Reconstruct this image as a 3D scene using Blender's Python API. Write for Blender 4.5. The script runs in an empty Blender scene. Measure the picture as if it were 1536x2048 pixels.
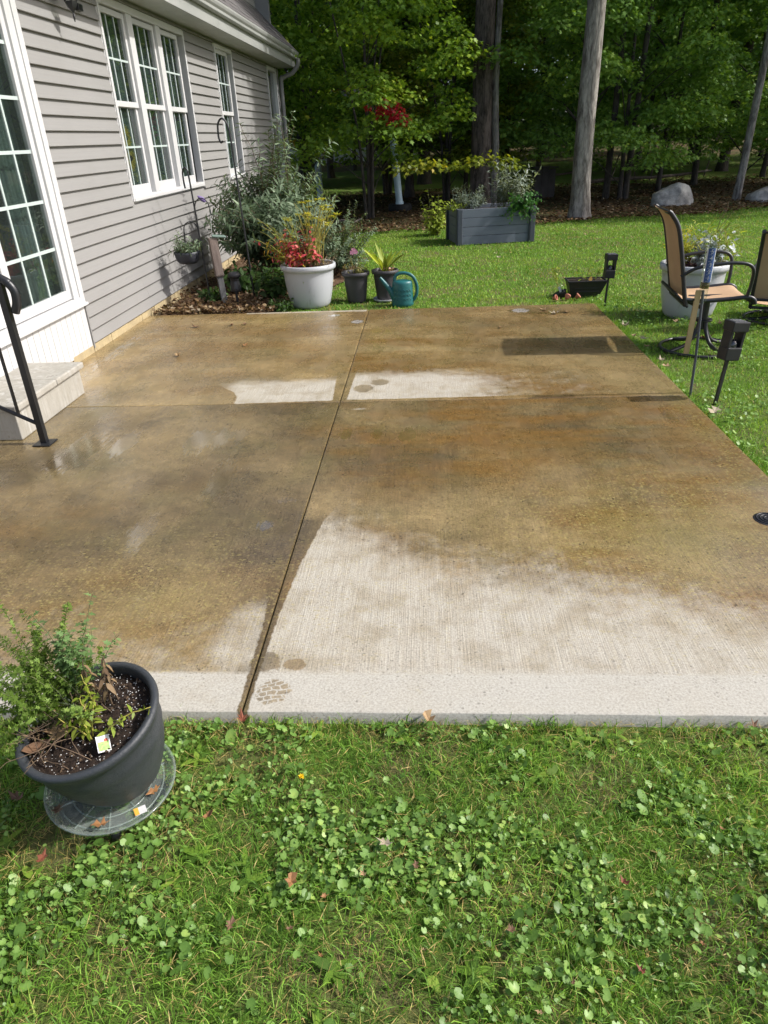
import bpy, bmesh, math, random
import numpy as np
from mathutils import Vector, Matrix
R_ = math.radians
rng = np.random.default_rng(7)
random.seed(7)
scene = bpy.context.scene
COL = scene.collection

# ------------------------------------------------------------------ camera
cam_data = bpy.data.cameras.new('camera')
cam = bpy.data.objects.new('camera', cam_data)
COL.objects.link(cam)
th, yaw, roll = R_(28.2), R_(-4.09), R_(-2.5)
Fv = Vector((math.sin(yaw)*math.cos(th), math.cos(yaw)*math.cos(th), -math.sin(th)))
Rv = Vector((math.cos(yaw), -math.sin(yaw), 0)); Uv = Rv.cross(Fv)
Rr = math.cos(roll)*Rv + math.sin(roll)*Uv
Ur = -math.sin(roll)*Rv + math.cos(roll)*Uv
M = Matrix((Rr, Ur, -Fv)).transposed().to_4x4()
M.translation = Vector((0, 0, 1.6))
cam.matrix_world = M
cam_data.sensor_fit = 'VERTICAL'
cam_data.sensor_height = 24.0
cam_data.lens = 1400/2048*24.0
cam_data.clip_start = 0.05
cam_data.clip_end = 2000
scene.camera = cam

# ------------------------------------------------------------------ sky, sun, exposure
SUN_EL = R_(42)
world = bpy.data.worlds.new('World'); scene.world = world; world.use_nodes = True
wn = world.node_tree
bgn = wn.nodes['Background']
sky = wn.nodes.new('ShaderNodeTexSky'); sky.sky_type = 'NISHITA'; sky.sun_disc = False
sky.sun_elevation = SUN_EL; sky.sun_rotation = R_(90); sky.air_density = 0.6; sky.dust_density = 2.6; sky.ozone_density = 0.4
wn.links.new(sky.outputs[0], bgn.inputs[0]); bgn.inputs[1].default_value = 0.15
sl = bpy.data.lights.new('sun', 'SUN'); sl.energy = 3.2; sl.angle = R_(1.0); sl.color = (1, 0.97, 0.93)
sun = bpy.data.objects.new('sun', sl); COL.objects.link(sun)
sun.rotation_euler = (0, math.pi/2 - SUN_EL, 0); sun.location = (20, 0, 20)
scene.view_settings.view_transform = 'Standard'
scene.view_settings.look = 'None'
scene.view_settings.gamma = 1.0
scene.view_settings.exposure = 0.74
scene.cycles.max_bounces = 6; scene.cycles.diffuse_bounces = 3; scene.cycles.glossy_bounces = 3; scene.cycles.transmission_bounces = 4; scene.cycles.transparent_max_bounces = 12
scene.cycles.use_adaptive_sampling = True; scene.cycles.adaptive_threshold = 0.02
scene.cycles.use_denoising = True

# ------------------------------------------------------------------ node helpers / materials
class NT:
    def __init__(s, name):
        s.m = bpy.data.materials.new(name); s.m.use_nodes = True
        s.t = s.m.node_tree; s.b = s.t.nodes['Principled BSDF']; s.out = s.t.nodes['Material Output']
    def n(s, typ, **kw):
        nd = s.t.nodes.new(typ)
        for k, v in kw.items(): setattr(nd, k, v)
        return nd
    def set(s, sock, v):
        if isinstance(v, bpy.types.NodeSocket): s.t.links.new(v, sock)
        elif isinstance(v, (tuple, list)) and len(v) == 3 and sock.type == 'RGBA': sock.default_value = (*v, 1)
        else: sock.default_value = v
    def pos(s):
        return s.n('ShaderNodeNewGeometry').outputs['Position']
    def obj(s):
        return s.n('ShaderNodeTexCoord').outputs['Object']
    def mapping(s, vec, scale=(1, 1, 1), loc=(0, 0, 0), rot=(0, 0, 0)):
        nd = s.n('ShaderNodeMapping'); s.set(nd.inputs[0], vec)
        nd.inputs['Scale'].default_value = scale; nd.inputs['Location'].default_value = loc
        nd.inputs['Rotation'].default_value = rot
        return nd.outputs[0]
    def noise(s, vec, scale, detail=4, rough=.55, dist=0):
        nd = s.n('ShaderNodeTexNoise'); s.set(nd.inputs['Vector'], vec)
        nd.inputs['Scale'].default_value = scale; nd.inputs['Detail'].default_value = detail
        nd.inputs['Roughness'].default_value = rough; nd.inputs['Distortion'].default_value = dist
        return nd.outputs[0]
    def voro(s, vec, scale, feature='F1'):
        nd = s.n('ShaderNodeTexVoronoi', feature=feature); s.set(nd.inputs['Vector'], vec)
        nd.inputs['Scale'].default_value = scale
        return nd.outputs[0]
    def attr(s, name):
        return s.n('ShaderNodeAttribute', attribute_name=name).outputs['Fac']
    def math(s, op, a, b=0.0, clamp=False):
        nd = s.n('ShaderNodeMath', operation=op, use_clamp=clamp)
        s.set(nd.inputs[0], a); s.set(nd.inputs[1], b); return nd.outputs[0]
    def mr(s, v, a, b, c=0.0, d=1.0, smooth=False):
        nd = s.n('ShaderNodeMapRange'); nd.interpolation_type = 'SMOOTHSTEP' if smooth else 'LINEAR'
        s.set(nd.inputs[0], v)
        for i, x in enumerate((a, b, c, d)): s.set(nd.inputs[i+1], x)
        return nd.outputs[0]
    def mix(s, a, b, f, mode='MIX'):
        nd = s.n('ShaderNodeMix', data_type='RGBA', blend_type=mode)
        s.set(nd.inputs[0], f); s.set(nd.inputs[6], a); s.set(nd.inputs[7], b); return nd.outputs[2]
    def ramp(s, f, stops):
        nd = s.n('ShaderNodeValToRGB'); s.set(nd.inputs[0], f)
        e = nd.color_ramp.elements
        while len(e) < len(stops): e.new(.5)
        for el, (p, c) in zip(e, stops): el.position = p; el.color = (*c, 1)
        return nd.outputs[0]
    def bump(s, h, strength=.3, dist=.01):
        nd = s.n('ShaderNodeBump'); s.set(nd.inputs['Height'], h)
        s.set(nd.inputs['Strength'], strength); nd.inputs['Distance'].default_value = dist
        s.t.links.new(nd.outputs[0], s.b.inputs['Normal']); return nd.outputs[0]
    def fin(s, col=None, rough=None, spec=None, metal=None):
        if col is not None: s.set(s.b.inputs['Base Color'], col)
        if rough is not None: s.set(s.b.inputs['Roughness'], rough)
        if spec is not None: s.set(s.b.inputs['Specular IOR Level'], spec)
        if metal is not None: s.set(s.b.inputs['Metallic'], metal)
        return s.m

def pmat(name, a, b=None, scale=6, rough=.6, bump=0, bscale=None, spec=.5, metal=0, stretch=(1, 1, 1), dirt=0, detail=5, dist=.01):
    k = NT(name); p = k.mapping(k.obj(), stretch)
    if b is None: b = tuple(x*.8 for x in a)
    f = k.mr(k.noise(p, scale, detail), .3, .7)
    c = k.mix(a, b, f)
    if dirt:
        d = k.mr(k.noise(p, scale*4, 6, .7), .55, .75, 0, dirt)
        c = k.mix(c, tuple(x*.35 for x in a), d)
    r = k.mr(k.noise(p, scale*2.3, 3), .3, .7, rough*.85, min(1, rough*1.15))
    if bump: k.bump(k.noise(p, bscale or scale*6, 6, .65), bump, dist)
    return k.fin(c, r, spec, metal)

def leafmat(name, stops, trans=.35, rough=.5, spec=.3, tint=1.3):
    k = NT(name)
    c = k.ramp(k.attr('v'), stops)
    k.fin(c, rough, spec)
    tr = k.n('ShaderNodeBsdfTranslucent')
    k.set(tr.inputs[0], k.mix(c, (tint, tint, .5), 1.0, 'MULTIPLY'))
    mx = k.n('ShaderNodeMixShader'); mx.inputs[0].default_value = trans
    k.t.links.new(k.b.outputs[0], mx.inputs[1]); k.t.links.new(tr.outputs[0], mx.inputs[2])
    k.t.links.new(mx.outputs[0], k.out.inputs[0])
    return k.m

def glassmat(name, tint=(.9, .95, .93), rough=.01, ior=1.5, gain=1.6, haze=None):
    k = NT(name); t = k.t; t.nodes.remove(k.b)
    bf = k.n('ShaderNodeNewGeometry').outputs['Backfacing']; fr = k.n('ShaderNodeFresnel'); k.set(fr.inputs[0], k.mr(bf, 0, 1, ior, 1/ior))
    tr = k.n('ShaderNodeBsdfTransparent'); tr.inputs[0].default_value = (*tint, 1)
    gl = k.n('ShaderNodeBsdfGlossy'); gl.inputs['Roughness'].default_value = rough
    f = k.math('MULTIPLY', fr.outputs[0], gain, True)
    mx = k.n('ShaderNodeMixShader'); t.links.new(f, mx.inputs[0])
    src = tr.outputs[0]
    if haze:
        df = k.n('ShaderNodeBsdfDiffuse'); df.inputs[0].default_value = (*haze[0], 1)
        m2 = k.n('ShaderNodeMixShader'); m2.inputs[0].default_value = haze[1]
        t.links.new(src, m2.inputs[1]); t.links.new(df.outputs[0], m2.inputs[2]); src = m2.outputs[0]
    t.links.new(src, mx.inputs[1]); t.links.new(gl.outputs[0], mx.inputs[2])
    t.links.new(mx.outputs[0], k.out.inputs[0])
    return k.m

def barkmat(name, a, b, sc=9, bump=.6):
    k = NT(name); p = k.mapping(k.obj(), (1, 1, .22))
    f = k.math('ADD', k.math('MULTIPLY', k.noise(p, sc*2, 8, .7, .6), .6), k.math('MULTIPLY', k.noise(p, sc*6, 6, .7), .4)); g = k.noise(k.obj(), 1.5, 3)
    c = k.mix(k.mix(a, b, k.mr(f, .42, .58)), tuple(x*.6 for x in a), k.mr(g, .5, .75, 0, .5))
    k.bump(f, bump, .03)
    return k.fin(c, .9, .15)

# ------------------------------------------------------------------ mesh helpers
def mesh_arrays(name, verts, facesets, attrs=None, smooth=False):
    verts = np.asarray(verts, np.float32)
    me = bpy.data.meshes.new(name)
    me.vertices.add(len(verts)); me.vertices.foreach_set('co', verts.ravel())
    loops = np.concatenate([np.asarray(f, np.int32).ravel() for f in facesets])
    ks = np.concatenate([np.full(len(f), np.asarray(f).shape[1], np.int32) for f in facesets])
    st = np.concatenate([[0], np.cumsum(ks)[:-1]]).astype(np.int32)
    me.loops.add(len(loops)); me.loops.foreach_set('vertex_index', loops)
    me.polygons.add(len(ks)); me.polygons.foreach_set('loop_start', st)
    if smooth: me.polygons.foreach_set('use_smooth', np.ones(len(ks), bool))
    for k, a in (attrs or {}).items():
        at = me.attributes.new(k, 'FLOAT', 'POINT'); at.data.foreach_set('value', np.asarray(a, np.float32))
    me.update(calc_edges=True); me.validate()
    return me

def link(name, me, mat=None, parent=None, loc=None, rot=None):
    o = bpy.data.objects.new(name, me); COL.objects.link(o)
    if mat is not None and me is not None and not me.materials: me.materials.append(mat)
    if parent is not None: o.parent = parent
    if loc is not None: o.location = loc
    if rot is not None: o.rotation_euler = rot
    return o

def tag(o, label=None, cat=None, group=None, kind=None):
    if label: o['label'] = label
    if cat: o['category'] = cat
    if group: o['group'] = group
    if kind: o['kind'] = kind
    return o

def empty(name, loc=(0, 0, 0), rz=0, label=None, cat=None, group=None):
    o = bpy.data.objects.new(name, None); COL.objects.link(o); o.empty_display_size = .05
    o.location = loc; o.rotation_euler = (0, 0, rz)
    return tag(o, label, cat, group)

def copy_tree(o, parent=None):
    c = o.copy(); COL.objects.link(c); c.parent = parent
    for ch in o.children: copy_tree(ch, c)
    return c

class MB:
    def __init__(s): s.v = []; s.f = []; s.sm = []
    def add(s, vs, fs, smooth=False):
        o = len(s.v); s.v += [tuple(map(float, p)) for p in vs]
        s.f += [tuple(i+o for i in f) for f in fs]; s.sm += [smooth]*len(fs); return s
    def box(s, x0, x1, y0, y1, z0, z1, b=0.0):
        if b <= 0:
            v = [(x, y, z) for z in (z0, z1) for x, y in ((x0, y0), (x1, y0), (x1, y1), (x0, y1))]
            return s.add(v, [(3, 2, 1, 0), (4, 5, 6, 7), (0, 1, 5, 4), (1, 2, 6, 5), (2, 3, 7, 6), (3, 0, 4, 7)])
        bm = bmesh.new(); bmesh.ops.create_cube(bm, size=1)
        for v in bm.verts:
            v.co = Vector((x0 if v.co.x < 0 else x1, y0 if v.co.y < 0 else y1, z0 if v.co.z < 0 else z1))
        bmesh.ops.bevel(bm, geom=bm.edges[:], offset=b, segments=2, affect='EDGES', profile=.5)
        bm.verts.index_update()
        s.add([v.co for v in bm.verts], [[v.index for v in f.verts] for f in bm.faces]); bm.free(); return s
    def tube(s, pts, rad, n=8, caps=True, smooth=True):
        P = np.array(pts, float); m = len(P)
        rad = np.full(m, rad) if np.isscalar(rad) else np.asarray(rad, float)
        T = np.gradient(P, axis=0); T /= np.linalg.norm(T, axis=1)[:, None] + 1e-9
        u = np.cross(T[0], (0, 0, 1)) if abs(T[0][2]) < .9 else np.cross(T[0], (1, 0, 0))
        vs = []
        for i in range(m):
            u = u - T[i]*(u @ T[i]); u /= np.linalg.norm(u) + 1e-9; w = np.cross(T[i], u)
            for k in range(n):
                a = 2*math.pi*k/n + math.pi/n
                vs.append(P[i] + rad[i]*(math.cos(a)*u + math.sin(a)*w))
        fs = [(i*n+k, i*n+(k+1) % n, (i+1)*n+(k+1) % n, (i+1)*n+k) for i in range(m-1) for k in range(n)]
        s.add(vs, fs, smooth)
        if caps: s.add(vs[:n], [tuple(range(n))[::-1]]); s.add(vs[-n:], [tuple(range(n))])
        return s
    def lathe(s, prof, n=40, c=(0, 0, 0), sx=1, sy=1, smooth=True):
        vs = [(c[0]+sx*r*math.cos(2*math.pi*k/n), c[1]+sy*r*math.sin(2*math.pi*k/n), c[2]+z) for r, z in prof for k in range(n)]
        fs = [(i*n+k, i*n+(k+1) % n, (i+1)*n+(k+1) % n, (i+1)*n+k) for i in range(len(prof)-1) for k in range(n)]
        return s.add(vs, fs, smooth)
    def disc(s, r, z, n=32, c=(0, 0, 0), sx=1, sy=1):
        vs = [(c[0]+sx*r*math.cos(2*math.pi*k/n), c[1]+sy*r*math.sin(2*math.pi*k/n), c[2]+z) for k in range(n)]
        return s.add(vs, [tuple(range(n))])
    def mesh(s, name):
        me = bpy.data.meshes.new(name); me.from_pydata(s.v, [], s.f)
        me.polygons.foreach_set('use_smooth', s.sm); me.update(); return me
    def build(s, name, mat, parent=None, loc=None, rot=None):
        return link(name, s.mesh(name), mat, parent, loc, rot)

def bez(pts, n=12):
    """Catmull-Rom through points"""
    P = [np.array(p, float) for p in pts]; P = [2*P[0]-P[1]] + P + [2*P[-1]-P[-2]]
    out = []
    for i in range(1, len(P)-2):
        for k in range(n):
            t = k/n; a, b, c, d = P[i-1:i+3]
            out.append(.5*((2*b)+(c-a)*t+(2*a-5*b+4*c-d)*t*t+(3*b-a-3*c+d)*t**3))
    out.append(P[-2]); return out

# numpy value noise
_tab = np.random.default_rng(3).random((256, 256))
def vnoise(x, y):
    xi = np.floor(x).astype(int); yi = np.floor(y).astype(int); fx = x-xi; fy = y-yi
    fx = fx*fx*(3-2*fx); fy = fy*fy*(3-2*fy)
    t = lambda a, b: _tab[a % 256, b % 256]
    return (t(xi, yi)*(1-fx)+t(xi+1, yi)*fx)*(1-fy) + (t(xi, yi+1)*(1-fx)+t(xi+1, yi+1)*fx)*fy
def fbm(x, y, sc, o=4, seed=0):
    s = 0; a = .5; x = np.asarray(x)*sc+seed*17.3; y = np.asarray(y)*sc+seed*9.1
    for _ in range(o): s = s+a*vnoise(x, y); x = x*2.03+5; y = y*2.03+3; a *= .5
    return s/(1-.5**o)
def sstep(x, a, b):
    t = np.clip((x-a)/(b-a), 0, 1); return t*t*(3-2*t)
def poly_sd(x, y, poly):
    """signed distance, positive inside"""
    P = np.array(poly, float); d = np.full(x.shape, 1e9); ins = np.zeros(x.shape, bool)
    for i in range(len(P)):
        a = P[i]; b = P[(i+1) % len(P)]; e = b-a
        t = np.clip(((x-a[0])*e[0]+(y-a[1])*e[1])/(e@e), 0, 1)
        d = np.minimum(d, np.hypot(x-a[0]-t*e[0], y-a[1]-t*e[1]))
        c = ((a[1] > y) != (b[1] > y)) & (x < (b[0]-a[0])*(y-a[1])/(b[1]-a[1]+1e-12)+a[0]); ins ^= c
    return np.where(ins, d, -d)

def unit(a): return a/(np.linalg.norm(a, axis=-1, keepdims=True)+1e-9)
RHOMB = np.array([(0, 0), (.45, .5), (1, 0), (.45, -.5)])
LANCE = np.array([(0, 0), (.3, .5), (.68, .36), (1, 0), (.68, -.36), (.3, -.5)])
OVAL = np.array([(0, 0), (.15, .32), (.42, .5), (.75, .36), (1, 0), (.75, -.36), (.42, -.5), (.15, -.32)])
MAPLE = np.array([(0, 0), (.12, .42), (.35, .28), (.55, .55), (.62, .2), (1, 0), (.62, -.2), (.55, -.55), (.35, -.28), (.12, -.42)])
OAK = np.array([(0, 0), (.22, .1), (.3, .42), (.45, .12), (.62, .5), (.7, .14), (1, 0), (.7, -.14), (.62, -.5), (.45, -.12), (.3, -.42), (.22, -.1)])
def leafmesh(name, P, D, N, L, W, v, shape=RHOMB, droop=.15, fold=.0):
    P = np.asarray(P, float); n = len(P); D = unit(np.asarray(D, float)); N = np.asarray(N, float)
    S = unit(np.cross(N, D)); N2 = np.cross(D, S)
    L = np.broadcast_to(L, (n,)); W = np.broadcast_to(W, (n,))
    K = len(shape); u = shape[:, 0][None, :, None]; w = shape[:, 1][None, :, None]
    V = P[:, None] + D[:, None]*L[:, None, None]*u + S[:, None]*W[:, None, None]*w \
        + N2[:, None]*(L[:, None, None]*(-droop*u*u) + W[:, None, None]*fold*np.abs(w))
    F = np.arange(n*K).reshape(n, K)
    return mesh_arrays(name, V.reshape(-1, 3), [F], {'v': np.repeat(v, K)})
def rdir(n, up=0.0, spread=1.0):
    a = rng.random(n)*2*np.pi; z = up + spread*rng.normal(size=n)*.5
    return unit(np.stack([np.cos(a), np.sin(a), z], 1))

GZ = -.05   # lawn level; patio top is z = 0
# ------------------------------------------------------------------ materials
def siding_mat():
    k = NT('siding'); p = k.mapping(k.obj(), (6, .25, 40))
    f = k.noise(p, 3, 4); g = k.noise(k.pos(), 1.1, 4)
    c = k.mix((0.241, 0.238, 0.229), (0.224, 0.219, 0.211), k.mr(f, .3, .7))
    c = k.mix(c, (0.193, 0.189, 0.176), k.mr(g, .48, .75, 0, .4))
    k.bump(k.noise(p, 6, 6), .12, .004)
    return k.fin(c, .55, .35)
m_siding = siding_mat()
m_white = pmat('white_vinyl', (0.528, 0.528, 0.524), (0.488, 0.492, 0.484), 3, .38, .03, dirt=.12)
m_gutter = pmat('gutter_metal', (0.341, 0.347, 0.330), (0.275, 0.286, 0.270), 2, .4, dirt=.3, stretch=(1, .4, 1))
m_soffit = pmat('soffit', (0.450, 0.458, 0.435), (0.405, 0.420, 0.390), 2, .6)
m_shingle = pmat('shingle', (.07, .065, .062), (.13, .12, .115), 9, .9, .5)
m_blackmetal = pmat('black_metal', (0.009, 0.010, 0.012), (0.015, 0.016, 0.018), 8, .38, .08, spec=.5)
m_blackplastic = pmat('black_plastic', (0.008, 0.008, 0.010), (0.016, 0.016, 0.017), 9, .5, .1, dirt=0)
m_glass = glassmat('window_glass', (.68, .77, .74), .015, 1.52, 1.6, ((.09, .11, .105), .12))
m_muntin = pmat('muntin', (0.442, 0.510, 0.484), (0.399, 0.468, 0.442), 4, .4)
m_curtain = pmat('curtain', (.22, .235, .23), (.17, .185, .18), 3, .9)
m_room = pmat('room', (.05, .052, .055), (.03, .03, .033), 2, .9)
m_found = pmat('foundation_stone', (.42, .34, .19), (.30, .24, .14), 7, .9, .7, 25, dirt=.5)
m_step = None

# ================================================================== GROUND
def lawn_ground():
    k = NT('lawn_soil'); p = k.pos()
    f = k.noise(p, 3.5, 6, .6); g = k.noise(p, 60, 5, .7); q = k.noise(p, .5, 3)
    near = k.mix((0.083, 0.068, 0.033), (0.198, 0.160, 0.083), k.mr(g, .35, .68))
    green = k.mix((0.058, 0.105, 0.016), (0.099, 0.174, 0.024), k.mr(g, .35, .65))
    c = k.mix(near, green, k.mr(f, .38, .55))
    c = k.mix(c, green, k.mr(q, .4, .6, .1, .6))
    k.bump(g, .7, .02)
    return k.fin(c, .95, .1)
xs = np.concatenate([[-400, -120, -40], np.linspace(-12, 16, 57), [40, 120, 400]])
ys = np.concatenate([[-200, -40], np.linspace(-4, 24, 57), [40, 80, 150, 400]])
X, Y = np.meshgrid(xs, ys); nx = len(xs)
Z = GZ + .05*(fbm(X, Y, .5, 3)-.5)*((Y > 8)*np.clip((Y-8)/4, 0, 1)) + np.where(Y > 30, np.minimum((Y-30)*.03, 3), 0)
idx = np.arange(X.size).reshape(X.shape)
F = np.stack([idx[:-1, :-1], idx[:-1, 1:], idx[1:, 1:], idx[1:, :-1]], -1).reshape(-1, 4)
lawn = link('lawn', mesh_arrays('lawn', np.stack([X, Y, Z], -1).reshape(-1, 3), [F], smooth=True), lawn_ground())
tag(lawn, kind='structure')
def gz(x, y):
    x = np.asarray(x, float); y = np.asarray(y, float)
    return GZ + .05*(fbm(x, y, .5, 3)-.5)*np.clip((y-8)/4, 0, 1) + np.where(y > 30, np.minimum((y-30)*.03, 3), 0)

# woodland floor: brown leaf-covered soil beyond the lawn
def lawn_edge(x):
    x = np.asarray(x, float)
    base = np.interp(x, [-12, -4, -1.5, .4, 2.6, 4, 5.7, 7.7, 12, 30], [15.0, 14.9, 15.0, 15.05, 15.6, 15.9, 16.2, 17.5, 18.5, 20])
    return base + .5*(fbm(x, x*0+3, .9, 3, 5)-.5)
def wood_floor_mat():
    k = NT('woodland_floor'); p = k.pos()
    f = k.noise(p, 5, 6, .65); g = k.voro(p, 16); q = k.noise(p, .8, 3)
    c = k.mix((0.056, 0.037, 0.019), (0.120, 0.086, 0.046), k.mr(f, .35, .65))
    c = k.mix(c, (0.180, 0.136, 0.079), k.mr(g, .0, .28, .55, 0))
    c = k.mix(c, (0.045, 0.058, 0.019), k.mr(q, .40, .6, 0, .75))
    k.bump(f, .8, .04)
    return k.fin(c, .95, .1)
xs = np.concatenate([np.linspace(-14, 30, 111), [60, 150]]); ts = np.concatenate([np.linspace(0, 14, 29), [20, 30, 45, 70]])
X, T = np.meshgrid(xs, ts); Yw = lawn_edge(X)+T
Z = gz(X, Yw)+.012+.03*(fbm(X, Yw, 1.3, 3, 2)-.3)*np.clip(T, 0, 1)
idx = np.arange(X.size).reshape(X.shape)
F = np.stack([idx[:-1, :-1], idx[:-1, 1:], idx[1:, 1:], idx[1:, :-1]], -1).reshape(-1, 4)
wf = link('woodland_floor', mesh_arrays('woodland_floor', np.stack([X, Yw, Z], -1).reshape(-1, 3), [F], smooth=True), wood_floor_mat())
tag(wf, kind='structure')

# garden bed beside the house wall
def bed_edge(y):
    y = np.asarray(y, float)
    return np.interp(y, [7.5, 8.0, 8.4, 9, 10, 11, 13, 15.2], [-1.62, -1.6, -1.5, -1.15, -.85, -1.0, -1.5, -1.9]) + .12*(fbm(y, y*0, 2.2, 3, 8)-.5)
m_mulch = pmat('mulch', (.06, .038, .022), (.14, .085, .05), 22, .95, .8, 60, spec=.15)
ys = np.linspace(7.49, 15.2, 60); us = np.linspace(0, 1, 24)
Yb, Ub = np.meshgrid(ys, us, indexing='ij'); Xb = -2.955 + (bed_edge(Yb)+2.955)*Ub
Zb = -.035 + .05*fbm(Xb, Yb, 5, 3, 3)*np.sin(np.clip(Ub, 0, 1)*math.pi)
idx = np.arange(Xb.size).reshape(Xb.shape)
F = np.stack([idx[:-1, :-1], idx[:-1, 1:], idx[1:, 1:], idx[1:, :-1]], -1).reshape(-1, 4)[:, ::-1]
bed = link('garden_bed', mesh_arrays('garden_bed', np.stack([Xb, Yb, Zb], -1).reshape(-1, 3), [F], smooth=True), m_mulch)
tag(bed, kind='structure')

# ================================================================== PATIO
def concrete():
    k = NT('wet_concrete'); p = k.pos()
    fine = k.noise(p, 130, 6, .7); mid = k.noise(p, 9, 6, .6); big = k.noise(p, 1.6, 4, .55)
    br = k.noise(k.mapping(p, (190, 5, 1)), 1.0, 4, .6)                 # broom strokes run along y
    br2 = k.noise(k.mapping(p, (45, 1.2, 1)), 1.0, 3, .6)
    lap = k.noise(k.mapping(p, (1.3, 4.0, 1)), 1.0, 5, .6)
    band = k.attr('band'); sh = k.attr('sharp'); soft = k.attr('soft'); tone = k.attr('tone')
    alg = k.attr('algae'); pud = k.attr('puddle'); rust = k.attr('rust')
    edge = k.math('ADD', sh, k.math('MULTIPLY', k.math('SUBTRACT', k.noise(p, 28, 5, .65), .5), .22))
    d1 = k.mr(edge, .47, .53, 0, 1, True)
    softn = k.math('ADD', soft, k.math('MULTIPLY', k.math('SUBTRACT', k.math('ADD', k.math('MULTIPLY', br2, .22), k.math('MULTIPLY', k.noise(p, 9, 8, .72), .78)), .5), 1.25))
    dry = k.math('MULTIPLY', d1, k.mr(softn, .15, .85, 0, 1, True))
    # footprint: tread of a shoe in damp on the smooth border, plus two drops
    def ell(cx, cy, rx, ry, rz=0):
        v = k.mapping(p, (1, 1, 0), (0, 0, 0)); s = k.n('ShaderNodeVectorMath', operation='SUBTRACT')
        k.set(s.inputs[0], v); s.inputs[1].default_value = (cx, cy, 0)
        m = k.mapping(s.outputs[0], (1/rx, 1/ry, 0)); l = k.n('ShaderNodeVectorMath', operation='LENGTH')
        k.set(l.inputs[0], m)
        e = k.math('ADD', l.outputs['Value'], k.math('MULTIPLY', k.math('SUBTRACT', k.noise(p, 26, 5, .65), .5), 1.3))
        return k.mr(e, .92, 1.06, 1, 0)
    bk = k.n('ShaderNodeTexBrick'); wv = k.n('ShaderNodeTexNoise'); k.set(wv.inputs['Vector'], p); wv.inputs['Scale'].default_value = 18
    sc_ = k.n('ShaderNodeVectorMath', operation='SCALE'); k.set(sc_.inputs[0], wv.outputs['Color']); sc_.inputs['Scale'].default_value = .035
    ad_ = k.n('ShaderNodeVectorMath', operation='ADD'); k.set(ad_.inputs[0], p); k.set(ad_.inputs[1], sc_.outputs[0])
    k.set(bk.inputs['Vector'], k.mapping(ad_.outputs[0], (1, 1, 1), (.006, .004, 0), (0, 0, R_(-14))))
    bk.inputs['Scale'].default_value = 1.0; bk.inputs['Brick Width'].default_value = .030; bk.inputs['Row Height'].default_value = .021
    bk.inputs['Mortar Size'].default_value = .0028; bk.inputs['Mortar Smooth'].default_value = .3
    tread = k.math('MULTIPLY', ell(-.515, 1.735, .056, .058), k.math('SUBTRACT', 1.0, bk.outputs['Fac']))
    tread = k.math('MULTIPLY', tread, k.mr(k.noise(p, 22, 4, .6), .26, .46))
    spots = k.math('MAXIMUM', tread, ell(-.468, 1.868, .042, .028))
    spots = k.math('MAXIMUM', spots, ell(-.46, 4.87, .075, .085)); spots = k.math('MAXIMUM', spots, ell(-.345, 5.0, .07, .07))
    spots = k.math('MAXIMUM', spots, ell(-.57, 1.88, .055, .05))
    dry = k.math('MULTIPLY', dry, k.math('SUBTRACT', 1.0, k.math('MULTIPLY', spots, .72)))
    # colours
    t2 = k.math('ADD', tone, k.mr(big, .36, .64, -.30, .30), True)
    wet = k.mix((.094, .070, .036), (.30, .220, .104), t2)
    wet = k.mix(wet, (.135, .112, .048), k.mr(k.noise(p, 2.3, 5, .6), .48, .68, 0, .5))      # olive film
    wet = k.mix(wet, (.155, .086, .026), k.math('MULTIPLY', rust, k.mr(lap, .36, .60, 0, .95)))
    mot = k.math('MULTIPLY', k.mr(k.noise(p, 17, 8, .72), .32, .68, .76, 1.24), k.mr(k.noise(p, 75, 5, .75), .3, .7, .66, 1.34))
    mv = k.n('ShaderNodeVectorMath', operation='SCALE'); k.set(mv.inputs[0], wet); k.set(mv.inputs['Scale'], mot); wet = mv.outputs[0]
    dryc = k.mix((.375, .348, .288), (.33, .295, .225), k.mr(br2, .36, .70, 0, .55))
    dryc = k.mix(dryc, (.245, .205, .135), k.mr(k.noise(p, 6, 7, .65), .46, .68, 0, .75))
    dryc = k.mix(dryc, (.385, .368, .318), k.math('MULTIPLY', band, k.mr(k.noise(p, 5, 5, .6), .3, .6, .6, .95)))
    col = k.mix(wet, dryc, dry)
    pale_spots = k.math('MAXIMUM', k.math('MAXIMUM', ell(.95, 7.24, .085, .085), ell(-.68, 6.95, .055, .07)), ell(-.93, 7.25, .045, .045))
    col = k.mix(col, (.52, .50, .47), k.math('MULTIPLY', pale_spots, k.mr(k.noise(p, 30, 4), .3, .6, .35, .95)))      # irregular whitish patches near the far patio edge
    spk = k.mr(k.voro(k.mapping(p, (.7, 1.1, 1)), 62), .14, .40, 1, 0)      # algae flecks
    af = k.math('MULTIPLY', spk, k.mr(k.math('ADD', alg, k.math('MULTIPLY', k.math('SUBTRACT', mid, .5), 1.0)), .12, .6))
    col = k.mix(col, (.33, .275, .10), k.math('MULTIPLY', af, .7))
    gs = k.mr(k.math('ADD', alg, k.math('MULTIPLY', k.math('SUBTRACT', big, .5), 1.4)), .45, 1.1, 0, .45)
    col = k.mix(col, (.145, .122, .034), gs)
    bf = k.mr(k.voro(k.mapping(p, (1, 1, 1), (.3, .1, 0)), 26), .08, .15, 1, 0)   # dark grit
    bf2 = k.mr(k.voro(k.mapping(p, (1, .8, 1), (.7, .2, 0)), 70), .14, .28, .8, 0)
    bf2 = k.math('MULTIPLY', bf2, k.mr(k.noise(p, 3.5, 5, .65), .40, .60))
    bf = k.math('MULTIPLY', bf, k.mr(k.noise(p, 5, 3), .34, .52))
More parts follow.
